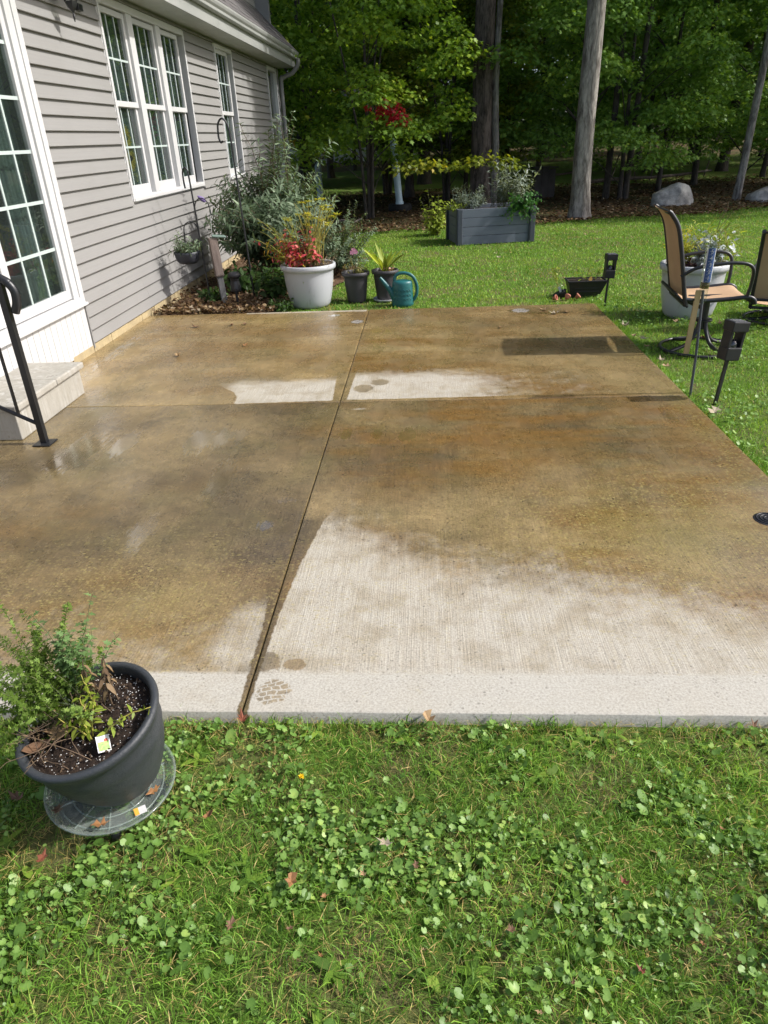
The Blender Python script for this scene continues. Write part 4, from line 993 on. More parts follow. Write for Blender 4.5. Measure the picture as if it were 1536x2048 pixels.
# broad-leaf weeds: rosettes
m_weed = leafmat('weed_leaf', [(0, (0.065, 0.132, 0.015)), (.6, (0.156, 0.276, 0.030)), (1, (0.260, 0.384, 0.050))], .35, .45, .4, 1.2)
Ps, Ds, Ls, Ws = [], [], [], []
for q in range(75):
    cx, cy = (rng.uniform(-1.3, 1.3), rng.uniform(.6, 1.6)) if q > 14 else (rng.uniform(-.5, 1.2), rng.uniform(1.54, 1.62))
    m = rng.integers(3, 8); a = rng.random()*6+np.arange(m)*2.4; l = rng.uniform(.025, .06)
    Ps.append(np.tile((cx, cy, GZ+.012), (m, 1))); Ds.append(np.stack([np.cos(a), np.sin(a), rng.uniform(.15, .7, m)], 1)); Ls.append(l*rng.uniform(.6, 1.2, m)); Ws.append(l*rng.uniform(.25, .42, m))
P, D, L, Wd = map(np.concatenate, (Ps, Ds, Ls, Ws)); N = np.stack([-D[:, 0]*.6, -D[:, 1]*.6, np.ones(len(D))], 1)
tag(link('lawn_weeds', leafmesh('lawn_weeds', P, D, N, L, Wd, rng.random(len(P)), OVAL, .45, .25), m_weed), 'broad leaved weeds in rosettes among the foreground grass', 'weeds', kind='stuff')

# dandelion
dn = empty('dandelion', (-.372, 1.385, GZ), 0, 'single yellow dandelion flower in the foreground lawn', 'flower')
mb = MB(); mb.tube([(0, 0, 0), (.004, 0, .05)], .0015, 6); mb.build('stem', m_weed, dn)
n = 42; a = rng.random(n)*2*np.pi; e = rng.random(n)*1.2+.1; D = np.stack([np.cos(a)*np.cos(e), np.sin(a)*np.cos(e), np.sin(e)], 1)
link('flower_head', leafmesh('flower_head', np.tile((.004, 0, .05), (n, 1)), D, np.tile((0, 0, 1.), (n, 1))+.01, rng.uniform(.007, .012, n), .0035, rng.random(n), LANCE), pmat('dandelion_yellow', (.85, .62, .01), (.8, .5, .01), 50, .6), dn)

# fallen leaves
m_fl = {'tan': pmat('leaf_tan', (.33, .225, .11), (.24, .15, .07), 40, .7), 'red': pmat('leaf_red', (.21, .065, .03), (.12, .035, .018), 40, .7), 'brown': pmat('leaf_brown', (.16, .085, .042), (.09, .05, .026), 40, .75), 'pale': pmat('leaf_pale', (.40, .34, .24), (.3, .25, .16), 40, .8), 'orange': pmat('leaf_orange', (.30, .15, .055), (.19, .085, .03), 40, .7)}
def fallen(x, y, z, L, kind, shape, label, group=None, rz=None, curl=None):
    rz = random.uniform(0, 6.28) if rz is None else rz
    shape = shape+np.random.default_rng(int(abs(x*977+y*3571)*10)).normal(size=shape.shape)*.05; wf_ = random.uniform(.5, .85)
    nv = len(shape); u = shape[:, 0]; w = shape[:, 1]*wf_/.85; curl = curl if curl is not None else random.uniform(.5, 1.3)
    V = np.stack([L*(u-.5), L*.85*w, L*(curl*(u-.5)**2*1.2+curl*w*w*1.3)+.002], 1)
    V = np.concatenate([V, V+np.array([0, 0, .0008])])
    c0 = np.array([[0, 0, .002]]); c1 = np.array([[0, 0, .0028]])
    mb = MB(); mb.add(np.concatenate([V, c0, c1]), [(2*nv, (i+1) % nv, i) for i in range(nv)]+[(2*nv+1, nv+i, nv+(i+1) % nv) for i in range(nv)]+[(i, (i+1) % nv, nv+(i+1) % nv, nv+i) for i in range(nv)])
    o = mb.build('fallen_leaf', m_fl[kind], None, (x, y, z), (random.uniform(-.2, .2), random.uniform(-.2, .2), rz))
    return tag(o, label, 'leaf', group)
zl = GZ+.045
for (x, y, L, kd, sh, lab) in [(-.6, 1.25, .035, 'orange', LANCE, 'small curled red leaf in the grass right of the dark pot'), (-1.0, 1.12, .045, 'red', MAPLE, 'dark red leaf in the grass below the dark pot'), (-.12, 1.18, .05, 'pale', OAK, 'pale lobed oak leaf in the middle of the foreground lawn'),
                              (-.345, 1.07, .04, 'orange', MAPLE, 'orange pointed leaf in the foreground lawn'), (-.04, 1.12, .026, 'brown', OAK, 'small reddish leaf right of the pale oak leaf'), (-.47, .96, .04, 'brown', OAK, 'narrow rusty leaf low in the foreground lawn'),
                              (.46, 1.09, .028, 'red', MAPLE, 'small pink red leaf in the right half of the foreground lawn'), (-.59, 1.605, .05, 'red', OAK, 'reddish leaf lying against the patio edge at the joint'), (-.005, 1.61, .05, 'tan', MAPLE, 'tan leaf against the middle of the front patio edge'),
                              (.97, 1.6, .05, 'brown', OAK, 'brown leaf at the front patio edge on the right'), (.45, .885, .026, 'red', OAK, 'small red leaf near the bottom right of the lawn'), (-1.16, 1.3, .06, 'brown', OAK, 'brown leaf in the grass left of the dark pot')]:
    fallen(x, y, zl, L, kd, sh, lab)
for (x, y) in [(-.26, 1.04), (-.17, 1.1), (-.33, .96), (-.25, .9), (-.02, .92), (.3, .86), (.22, .8), (.18, .97), (.75, 1.25), (.6, .95), (.9, 1.1), (-.7, .9)]:
    fallen(x, y, zl-.008, random.uniform(.015, .028), random.choice(['brown', 'orange', 'tan', 'brown']), OAK, 'tiny brown leaf bit among the foreground grass', 'tiny leaf bits in the foreground lawn')
for (x, y, kd, L, lab) in [(-2.29, 6.88, 'brown', .11, 'brown curled leaf on the far left of the patio slab'), (-2.13, 5.84, 'tan', .11, 'tan lobed leaf lying out from the house on the patio'), (-1.61, 6.13, 'orange', .07, 'small orange leaf on the far left slab'), (.68, 6.54, 'tan', .06, 'small tan leaf on the far right slab'),
                           (1.19, 7.22, 'tan', .12, 'tan oak leaf beside the puddle at the far patio edge'), (1.26, 7.04, 'pale', .13, 'pale curled leaf in the wet at the far right patio edge'), (1.38, 7.09, 'tan', .12, 'tan leaf nearest the far right patio corner')]:
    fallen(x, y, .003, L, kd, OAK, lab)
for (x, y) in [(-1.93, 6.91), (-1.8, 6.93)]: fallen(x, y, .003, .06, 'brown', OVAL, 'one of two small brown leaves side by side on the far left slab', 'pair of small brown leaves')
for (x, y, kd, L, lab) in [(2.35, 6.0, 'red', .12, 'bright red leaf in the grass in front of the white planter'), (1.80, 4.27, 'pale', .12, 'pale leaf at the patio edge below the near path light'), (1.80, 6.5, 'pale', .11, 'pale leaf beside the right patio edge near the far path light'), (2.64, 6.5, 'tan', .1, 'tan leaf in the grass right of the chair foot'), (2.29, 6.62, 'tan', .08, 'tan leaf in the grass behind the rain gauge')]:
    fallen(x, y, zl, L, kd, OAK, lab)
for (x, y) in [(1.79, 6.15), (1.84, 6.05), (1.80, 5.8), (1.80, 5.4), (1.8, 5.25)]: fallen(x, y, zl, .08, random.choice(['pale', 'tan']), OAK, 'dry pale leaf along the right edge of the patio', 'dry leaves along the right patio edge')
for q in range(22):
    x = rng.uniform(-.6, 7); y = rng.uniform(8.6, 15.5)
    if abs(x-1.1) < .8 and 12.2 < y < 13.6: continue
    fallen(x, y, float(gz(x, y))+.05, rng.uniform(.045, .08), random.choice(['pale', 'tan', 'tan']), MAPLE, 'pale fallen leaf lying on the far lawn', 'pale leaves scattered over the far lawn')
# ================================================================== PLANTERS AND PLANTS
m_soil = None
def soil_mat():
    k = NT('potting_soil'); p = k.obj(); f = k.noise(p, 60, 6, .7); w = k.voro(p, 95)
    c = k.mix((.012, .008, .006), (.045, .028, .018), k.mr(f, .35, .65)); k.bump(f, 1.0, .012)
    return k.fin(c, .85, .3)
m_soil = soil_mat()
m_perl = pmat('perlite', (.75, .74, .70), None, 20, .8)
m_whitepot = None
def glaze():
    k = NT('white_glaze'); p = k.obj(); f = k.noise(p, 3, 4); g = k.noise(k.mapping(p, (3, 3, .8)), 5, 6, .7)
    c = k.mix((0.436, 0.449, 0.462), (0.396, 0.409, 0.426), k.mr(f, .3, .7)); c = k.mix(c, (0.238, 0.238, 0.231), k.mr(g, .60, .66, 0, .5))
    return k.fin(c, .32, .5)
m_whitepot = glaze()
m_darkpot = pmat('dark_pot', (.036, .034, .037), (.05, .047, .05), 6, .55, .1, dirt=.0)
def lm(name, a, b, trans=.35): return leafmat(name, [(0, tuple(x*.55 for x in a)), (.5, a), (1, b)], trans)
m_lime = lm('lime_leaf', (.26, .34, .035), (.45, .50, .08))
m_green = lm('green_leaf', (.05, .105, .022), (.10, .18, .04))
m_greygreen = lm('greygreen_leaf', (.085, .12, .078), (.20, .25, .185))
m_bush = leafmat('butterfly_bush_leaf', [(0, (.045, .075, .035)), (.5, (.105, .155, .082)), (1, (.26, .33, .22))], .28, .55)
m_silver = lm('silver_leaf', (.42, .47, .47), (.62, .66, .66), .2)
m_sage = lm('sage_leaf', (.20, .25, .19), (.40, .45, .38), .25)
m_red = leafmat('coleus_leaf', [(0, (0.208, 0.019, 0.026)), (.5, (0.468, 0.065, 0.078)), (.8, (0.650, 0.208, 0.182)), (1, (0.780, 0.390, 0.286))], .3)
m_yfl = leafmat('yellow_flower', [(0, (.34, .36, .03)), (.7, (.52, .50, .05)), (1, (.62, .46, .05))], .35)
m_dry = leafmat('dry_stem', [(0, (.12, .075, .04)), (1, (.34, .24, .13))], .15)
m_parsley = lm('parsley_leaf', (.045, .14, .025), (.09, .24, .05))
m_pink = pmat('pink_petal', (.78, .42, .52), (.6, .2, .32), 40, .6)

def plantmesh(name, stems, mat, parent, leaf_l, leaf_w, per, shape=LANCE, up=.5, droop=.3, fold=.15, jitter=.25, start=.15, vb=.5, pairs=False, stem_r=.003, stem_mat=None, stem_v=None):
    """stems: list of point lists; leaves placed along them"""
    Ps, Ds, Ns, Ls, Ws, Vs = [], [], [], [], [], []; mb = MB()
    for st in stems:
        S = np.array(st, float); n = len(S); mb.tube(S, np.linspace(stem_r, stem_r*.4, n), 5, caps=False)
        m = max(1, int(per*rng.uniform(.8, 1.2))); t = start+(1-start)*(np.arange(m)+rng.random(m)*.6)/m
        t = np.clip(t, 0, .999); q = t*(n-1); i = q.astype(int); fr = (q-i)[:, None]; P = S[i]*(1-fr)+S[np.minimum(i+1, n-1)]*fr
        T = unit(S[np.minimum(i+1, n-1)]-S[i]+1e-9); a = np.arange(m)*(math.pi/2 if pairs else 2.4)+rng.random()*6+rng.normal(size=m)*jitter
        U = unit(np.cross(T, np.tile((.31, .17, .93), (m, 1)))); Wv = np.cross(T, U)
        rad = np.cos(a)[:, None]*U+np.sin(a)[:, None]*Wv
        for sg in ((1, -1) if pairs else (1,)):
            D = unit(rad*sg+T*up+rng.normal(size=(m, 3))*jitter*.6)
            Ps.append(P); Ds.append(D); Ns.append(T*1.0+np.array([0, 0, .6])-D*.1+rng.normal(size=(m, 3))*jitter); sc = rng.uniform(.6, 1.15, m)*(1-.45*np.maximum(0, t-.6))
            Ls.append(leaf_l*sc); Ws.append(leaf_w*sc); Vs.append(np.clip(vb+rng.normal(size=m)*.2, 0, 1))
    P, D, N, L, Wd, V = map(np.concatenate, (Ps, Ds, Ns, Ls, Ws, Vs))
    if stem_mat is not None:
        mb.build('stems', stem_mat, parent)['kind'] = 'stuff'
    o = link(name, leafmesh(name, P, D, N, L, Wd, V, shape, droop, fold), mat, parent); o['kind'] = 'stuff'
    return o
def arch(base, tip, lift=.0, n=8, wob=.02):
    b = np.array(base, float); t = np.array(tip, float); m = (b*.55+t*.45)+np.array([0, 0, lift+.12*np.linalg.norm(t-b)])
    m = m+np.array([(b-t)[0]*.12, (b-t)[1]*.12, 0]); u = np.linspace(0, 1, n)[:, None]
    return (1-u)**2*b+2*u*(1-u)*m+u*u*t+rng.normal(size=(n, 3))*wob*u
def fan(n, c, r, h0, h1, r0=.03, lift=0., wob=.01):
    out = []
    for i in range(n):
        a = rng.random()*6.283; d = r*math.sqrt(rng.random()); h = rng.uniform(h0, h1)*(1-.25*(d/r)**2)
        out.append(arch((c[0]+r0*math.cos(a)*rng.random(), c[1]+r0*math.sin(a)*rng.random(), c[2]), (c[0]+d*math.cos(a), c[1]+d*math.sin(a), c[2]+h), lift, wob=wob))
    return out
m_stemg = pmat('green_stem', (.07, .10, .03), (.10, .09, .04), 15, .7)
m_stemb = pmat('brown_stem', (.13, .085, .05), (.09, .06, .035), 15, .8)
m_stemy = pmat('yellow_stem', (.36, .34, .07), (.30, .24, .05), 15, .7)

def rimmed_pot(parent, rt, rb, h, mat, th=.012, lip=.018, soil=.05, name='pot', curve=.0, n=48):
    pr = [(0, .0), (rb*.9, .0), (rb, .012)]
    for t in np.linspace(.08, .84, 8): pr.append((rb+(rt-lip*.7-rb)*(t**(1-curve))+curve*.02*math.sin(t*3.1), h*t))
    pr += [(rt-lip*.6, h*.87), (rt, h*.885), (rt+lip*.15, h*.93), (rt+lip*.1, h*.985), (rt-.004, h), (rt-th-.004, h), (rt-th-.01, h*.97), (rt-th-.014, h-soil-.01)]
    mb = MB(); mb.lathe(pr, n); o = mb.build(name, mat, parent)
    ns = 10; V = [(0, 0, h-soil+.012)]; f = []
    for i in range(1, ns+1):
        for k in range(n):
            r = (rt-th-.012)*i/ns; a = 2*math.pi*k/n; V.append((r*math.cos(a), r*math.sin(a), h-soil+.012*(1-(i/ns)**2)+random.uniform(-.004, .004)))
    f += [(0, 1+k, 1+(k+1) % n) for k in range(n)]
    f += [(1+(i-1)*n+k, 1+i*n+k, 1+i*n+(k+1) % n, 1+(i-1)*n+(k+1) % n) for i in range(1, ns) for k in range(n)]
    mb = MB(); mb.add(V, f, True); mb.build('soil', m_soil, parent)
    return o
def chips(parent, n, r, z, mat, s=(.004, .009), name='perlite'):
    mb = MB()
    for i in range(n):
        a = random.random()*6.283; d = r*math.sqrt(random.random()); q = random.uniform(*s); c = np.array((d*math.cos(a), d*math.sin(a), z+random.uniform(0, .006)))
        v = [c+q*np.array(e)*random.uniform(.6, 1.2) for e in ((1, 0, 0), (-.5, .8, 0), (-.5, -.8, 0), (0, 0, 1), (0, 0, -1))]
        mb.add(v, [(0, 1, 3), (1, 2, 3), (2, 0, 3), (1, 0, 4), (2, 1, 4), (0, 2, 4)])
    o = mb.build(name, mat, parent); o['kind'] = 'stuff'; return o

# --- big white pot with coleus, spikes and dill-like flowers
bp = empty('flower_pot', (-1.29, 8.0, GZ), 0, 'large white pot of red coleus and tall yellow flowers beyond the patio', 'planter')
rimmed_pot(bp, .30, .205, .455, m_whitepot, .02, .03, .05, curve=.35)
chips(bp, 70, .26, .42, m_perl)
zt = .41
st = [arch((.05+.05*rng.normal(), .0+.05*rng.normal(), zt), (.13+.17*rng.normal(), .02+.10*rng.normal(), zt+rng.uniform(.42, .70)), wob=.004) for i in range(46)]
plantmesh('papyrus_stems', st, m_lime, bp, .04, .004, 3, LANCE, .9, stem_r=.0045, stem_mat=m_stemy, start=.3)
tips = np.array([s[-1] for s in st[:26]]); n = len(tips)*26; a = rng.random(n)*6.283; D = np.stack([np.cos(a), np.sin(a), rng.uniform(-.1, .6, n)], 1)
link('flower_head', leafmesh('flower_head', np.repeat(tips, 26, 0), D, np.tile((0, 0, 1.), (n, 1))+.1*rng.normal(size=(n, 3)), rng.uniform(.03, .065, n), .010, rng.random(n), LANCE, .2), m_yfl, bp)['kind'] = 'stuff'
plantmesh('spike_leaves', [arch((-.12, 0, zt-.02), (-.12+.0, 0, zt+.02))]*2, m_lime, bp, .30, .022, 16, LANCE, .8, .35, jitter=.4, start=.0)
st = [arch((-.10+.05*rng.normal(), -.05+.05*rng.normal(), zt), (-.28+.14*rng.normal(), -.05+.10*rng.normal(), zt+rng.uniform(.12, .52)), wob=.004) for i in range(34)]
plantmesh('spiky_grass', st, m_lime, bp, .08, .012, 5, LANCE, 1.6, .2, start=.4, stem_r=.004, stem_mat=m_stemy)
st = [arch((-.05+.07*rng.normal(), -.06+.07*rng.normal(), zt), (-.13+.15*rng.normal(), -.10+.09*rng.normal(), zt+rng.uniform(.08, .44)), wob=.005) for i in range(36)]
plantmesh('coleus', st, m_red, bp, .066, .038, 13, OVAL, .3, .4, start=.25, stem_r=.004, stem_mat=m_stemb)
st = [arch((-.12+.05*rng.normal(), -.05+.05*rng.normal(), zt), (-.24+.10*rng.normal(), -.07+.08*rng.normal(), zt+rng.uniform(.12, .40)), wob=.004) for i in range(12)]
plantmesh('croton_leaves', st, leafmat('croton_leaf', [(0, (.34, .30, .03)), (.6, (.55, .33, .04)), (1, (.6, .16, .05))], .3), bp, .09, .03, 6, LANCE, .6, .4, start=.4, stem_r=.004, stem_mat=m_stemy)
st = [arch((.12+.08*rng.normal(), -.02+.08*rng.normal(), zt), (.18+.08*rng.normal(), -.05+.1*rng.normal(), zt+rng.uniform(.05, .18))) for i in range(26)]
plantmesh('dry_foliage', st, m_dry, bp, .03, .008, 9, LANCE, .4, stem_r=.002, stem_mat=m_stemb)

# --- two dark pots
d1 = empty('flower_pot', (-.785, 8.15, GZ), 0, 'dark grey pot with a pink flower right of the large white pot', 'planter')
rimmed_pot(d1, .155, .105, .33, m_darkpot, .01, .02, .03)
st = fan(16, (0, 0, .29), .17, .06, .2, .08); plantmesh('foliage', st, lm('fading_leaf', (.16, .17, .05), (.42, .34, .12)), d1, .032, .026, 9, OVAL, .3, stem_r=.002, stem_mat=m_stemy)
st = [arch((0, 0, .29), (-.005, -.02, .53))]; plantmesh('flower_stem', st, m_green, d1, .03, .02, 5, OVAL, .3, stem_r=.0025, stem_mat=m_stemg)
for (dx, dz) in ((-.025, .535), (.015, .54), (-.005, .56)):
    n = 5; a = np.arange(n)*1.2566; D = np.stack([np.cos(a), np.full(n, -.25), np.sin(a)], 1)
    link('blossom', leafmesh('blossom', np.tile((dx, -.025, dz), (n, 1)), D, np.tile((0, -1., .2), (n, 1)), .028, .026, rng.random(n), OVAL), m_pink, d1)
d2 = empty('flower_pot', (-.455, 8.17, GZ), 0, 'dark grey pot with bright lime sword leaves behind the watering can', 'planter')
o = rimmed_pot(d2, .150, .10, .32, m_darkpot, .01, .02, .03)
for c in d2.children: c.location.z = .02
mb = MB(); mb.lathe([(0, .004), (.13, .004), (.15, .03), (.145, .032), (.125, .012), (0, .012)], 36); mb.build('saucer', m_whitepot, d2)
n = 15; a = np.arange(n)*2.4; e = rng.uniform(.15, .75, n); D = np.stack([np.cos(a)*e, np.sin(a)*e, np.ones(n)], 1)
link('sword_leaves', leafmesh('sword_leaves', np.tile((0, 0, .30), (n, 1))+np.stack([np.cos(a), np.sin(a), 0*a], 1)*.02, D, np.stack([-np.cos(a), -np.sin(a), .5+0*a], 1), rng.uniform(.22, .37, n), .05, np.clip(rng.normal(.6, .2, n), 0, 1), LANCE, .28, .35), m_lime, d2)
st = fan(10, (.06, -.04, .30), .1, .03, .1, .05); plantmesh('withered_flowers', st, lm('withered', (.35, .20, .12), (.55, .42, .25)), d2, .03, .02, 6, OVAL, .3, stem_r=.002, stem_mat=m_stemb)

# --- teal watering can
m_teal = pmat('teal_plastic', (.012, .115, .115), (.010, .095, .098), 5, .42, .03)
wc = empty('watering_can', (-.255, 7.86, GZ), R_(0), 'teal plastic watering can standing before the lime leaved pot', 'watering can')
mb = MB(); mb.lathe([(0, 0), (.108, 0), (.118, .012), (.116, .03), (.112, .20), (.108, .24), (.104, .262), (.07, .272), (0, .275)], 36, sx=1.0, sy=.8); mb.lathe([(.122, .026), (.122, .036)], 36, sx=1.0, sy=.8); mb.build('body', m_teal, wc)
mb = MB(); mb.tube([(-.07, 0, .07), (-.13, 0, .17), (-.24, 0, .305)], [.05, .032, .015], 12); mb.build('spout', m_teal, wc)
mb = MB(); mb.tube(bez([(-.085, 0, .26), (-.075, 0, .315), (-.02, 0, .345), (.06, 0, .338), (.12, 0, .30), (.155, 0, .22), (.155, 0, .13), (.13, 0, .075), (.10, 0, .05)], 6), .0175, 10); mb.build('handle', m_teal, wc)
mb = MB()
for r0 in range(3):
    pts = []
    for i in range(13):
        ang = -math.pi/2+(i-6)*.15; pts.append((.1145*math.cos(ang), .1145*.8*math.sin(ang), .085+r0*.045+(.014 if i % 2 else -.014)))
    mb.tube(pts, .004, 5)
mb.build('zigzag_relief', m_teal, wc)

# --- big butterfly bush by the house
bb = empty('butterfly_bush', (-1.95, 9.5, GZ), 0, 'large grey green shrub with long narrow leaves beside the house wall', 'shrub')
st = []
for i in range(215):
    a = rng.random()*6.283; d = 1.0*math.sqrt(rng.random()); h = rng.uniform(.7, 1.55)*(1-.35*d*d)
    tx, ty = d*math.cos(a)*.92, d*math.sin(a)*1.1
    tx = max(tx, -.82); st.append(arch((rng.normal()*.15, rng.normal()*.15, 0), (tx, ty, max(.25, h)), .15, 10, .012))
for i in range(16):
    st.append(arch((rng.normal()*.15, rng.normal()*.15, 0), (.18+rng.normal()*.22, rng.normal()*.3, rng.uniform(1.55, 1.98)), .1, 12, .01))
plantmesh('foliage', st, m_bush, bb, .12, .030, 28, LANCE, .55, .35, .2, pairs=True, start=.3, stem_r=.006, stem_mat=m_stemb, vb=.48)
mb = MB(); mb.lathe([(0, .0), (.02, .02), (.026, .05), (.016, .1), (0, .12)], 8); mb.build('flower_spike', pmat('violet', (.20, .14, .34), None, 60, .7, .5, 80), bb, (-.66, -.5, 1.04), (0, -.9, .3))
s2 = empty('small_leaved_shrub', (-1.22, 9.9, GZ), 0, 'rounded small leaved shrub right of the tall grey green shrub', 'shrub')
st = []
for i in range(130):
    a = rng.random()*6.283; d = .62*math.sqrt(rng.random()); st.append(arch((rng.normal()*.12, rng.normal()*.12, 0), (d*math.cos(a), d*math.sin(a), rng.uniform(.25, 1.05)*(1-.4*(d/.62)**2)), .1, 8, .012))
plantmesh('foliage', st, m_bush, s2, .045, .02, 26, OVAL, .5, .3, .2, pairs=True, start=.25, stem_r=.004, stem_mat=m_stemb, vb=.55)
# low dark perennials in the bed
for (x, y, r, h, lab) in [(-1.75, 8.35, .33, .42, 'dark green leafy perennial between the path light and the large white pot'), (-2.2, 8.75, .36, .40, 'low dark green perennial under the tall shrub near the wall'), (-2.45, 8.25, .22, .16, 'tiny low green plant in the mulch near the wall'), (-1.6, 7.72, .16, .12, 'small green weed clump at the corner of the bed and patio')]:
    pe = empty('perennial', (x, y, GZ+.03), 0, lab, 'plant')
    plantmesh('foliage', fan(int(26+r*60), (0, 0, 0), r, h*.4, h, .1), m_green, pe, .10*r/.33, .05*r/.33, 9, OVAL, .4, .35, .2, stem_r=.003, stem_mat=m_stemg, vb=.32)
hb = empty('broad_leaf_seedling', (-2.42, 7.62, GZ+.02), 0, 'single ribbed green leaf on the mulch at the bed corner', 'plant')
n = 3; link('leaf_blades', leafmesh('leaf_blades', np.zeros((n, 3)), np.array([(1, -.2, .5), (-.2, -.6, .6), (.3, .5, .5)]), np.array([(-.4, 0, 1.)]*3), .11, .08, np.array([.6, .5, .4]), OVAL, .3, .25), m_greygreen, hb)

# --- shepherd hooks, hanging basket, wooden feeder
k1 = empty('shepherd_hook', (-2.03, 8.35, GZ), 0, 'tall thin black shepherd hook standing against the shrub', 'garden hook')
mb = MB(); mb.tube(bez([(.02, 0, 0), (.0, 0, .7), (-.02, 0, 1.4), (-.03, 0, 1.72), (-.055, 0, 1.84), (-.10, 0, 1.88), (-.145, 0, 1.83), (-.155, 0, 1.72), (-.14, 0, 1.66), (-.115, 0, 1.67)], 8), .010, 8); mb.build('rod', m_blackmetal, k1)
k2 = empty('shepherd_hook', (-2.50, 8.12, GZ), 0, 'thin black triple armed hook carrying the basket and the feeder', 'garden hook')
mb = MB(); mb.tube(bez([(.03, 0, 0), (.02, 0, .6), (.005, 0, 1.15), (-.005, 0, 1.38), (-.03, 0, 1.44), (-.06, 0, 1.40), (-.065, 0, 1.31), (-.06, 0, 1.24)], 8), .009, 8); mb.build('rod', m_blackmetal, k2)
mb = MB(); mb.tube(bez([(.012, 0, .95), (.02, 0, 1.08), (.08, 0, 1.14), (.15, 0, 1.11), (.175, 0, 1.03), (.18, 0, .97)], 7), .0055, 8); mb.build('arm', m_blackmetal, k2)
mb = MB(); mb.tube(bez([(.012, 0, .75), (.0, 0, .86), (-.06, 0, .91), (-.13, 0, .88), (-.15, 0, .80), (-.155, 0, .70)], 7), .0055, 8); mb.build('arm', m_blackmetal, k2)
hb2 = empty('hanging_basket', (-2.655, 8.12, .43), 0, 'dark hanging basket with grey green foliage in front of the siding', 'basket')
m_basket = pmat('blue_black_pot', (.045, .05, .062), (.03, .033, .042), 8, .5)
mb = MB(); mb.lathe([(0, 0), (.09, 0), (.12, .03), (.14, .10), (.142, .125), (.13, .125), (.12, .10), (0, .10)], 30); mb.build('bowl', m_basket, hb2)
mb = MB()
for a in (0, 2.1, 4.2): mb.tube([(.135*math.cos(a), .135*math.sin(a), .12), (0, 0, .24)], .0025, 5)
mb.build('hanger', m_blackmetal, hb2)
plantmesh('foliage', fan(34, (0, 0, .10), .22, .02, .26, .1), m_bush, hb2, .07, .016, 11, LANCE, .5, .4, stem_r=.002, stem_mat=m_stemb)
fd = empty('bird_feeder', (-2.315, 8.12, .12), 0, 'narrow weathered wooden feeder with a green cap hanging by a cord', 'bird feeder')
m_wood = pmat('weathered_wood', (.24, .19, .16), (.13, .10, .085), 6, .85, .4, stretch=(6, 6, .7))
mb = MB(); mb.box(-.045, .045, -.045, .045, .16, .57, .005); mb.build('body', m_wood, fd, None, (0, R_(-3), R_(25)))
mb = MB(); mb.box(-.032, .032, -.032, .032, -.16, .158, .004); mb.build('lower_body', pmat('grey_wood', (.16, .16, .16), (.1, .1, .1), 6, .85, .3, stretch=(6, 6, .7)), fd, None, (0, R_(-3), R_(25)))
mb = MB(); mb.box(-.075, .075, -.065, .065, .572, .592, .008); mb.build('cap', pmat('sage_cap', (.15, .22, .18), None, 6, .6), fd, (-.02, 0, 0), (0, R_(6), R_(20)))
mb = MB(); mb.tube([(-.03, 0, .585), (-.01, 0, .85)], .003, 5); mb.build('cord', m_white, fd)
mb = MB(); mb.tube([(-.05, -.05, .18), (.05, -.05, .18), (.05, .05, .18), (-.05, .05, .18), (-.05, -.05, .18)], .003, 5); mb.build('band', m_log, fd, None, (0, R_(-3), R_(25)))

# --- solar path lights
def path_light(x, y, lean, label, rz=0, h=.52, s=1.0):
    t = empty('path_light', (x, y, GZ), rz, label, 'path light', 'black solar path lights'); t.rotation_euler = (lean[0], lean[1], rz); t.scale = (s, s, s)
    mb = MB(); mb.tube([(0, 0, -.05), (0, 0, h-.235)], .0125, 4, smooth=False); mb.build('stake', m_blackplastic, t)
    mb = MB(); mb.box(-.05, .05, -.045, .045, h-.235, h-.155, .006); mb.build('base', m_blackplastic, t)
    mb = MB(); mb.lathe([(.034, h-.155), (.034, h-.135), (.026, h-.115), (0, h-.11)], 18); mb.build('lens', glassmat('smoked_lens', (.12, .12, .13), .1, 1.5, 2.0, ((.05, .05, .055), .6)), t)
    for sx in (-1, 1):
        mb = MB(); mb.box(sx*.041-.009, sx*.041+.009, -.04, .04, h-.156, h-.058, .003); mb.build('upright', m_blackplastic, t)
    mb = MB(); mb.box(-.055, .055, -.05, .05, h-.06, h, .005); c = mb.build('cap', m_blackplastic, t)
    mb = MB(); mb.box(-.042, .042, -.038, .038, h-.001, h+.002); mb.build('solar_panel', pmat('solar_panel', (.10, .10, .115), (.16, .16, .17), 40, .2), c)
    return t
path_light(1.90, 4.52, (0, .09), 'near black solar path light leaning right of the rain gauge', R_(14), .53, 1.04)
path_light(1.86, 7.56, (0, .03), 'black solar path light at the far right corner of the patio', R_(3))
l1 = empty('path_light', (-2.12, 7.98, GZ), 0, 'round capped black path light in the bed by the house', 'path light', 'black solar path lights')
mb = MB(); mb.tube([(0, 0, -.05), (0, 0, .20)], .014, 8); mb.build('stake', m_blackplastic, l1)
mb = MB(); mb.lathe([(.0, .19), (.06, .19), (.062, .22), (.05, .30), (.055, .33)], 8, smooth=False); mb.build('lens', m_blackplastic, l1)
mb = MB(); mb.lathe([(.056, .33), (.075, .345), (.07, .37), (.05, .39), (0, .395)], 24); mb.build('cap', m_blackplastic, l1)

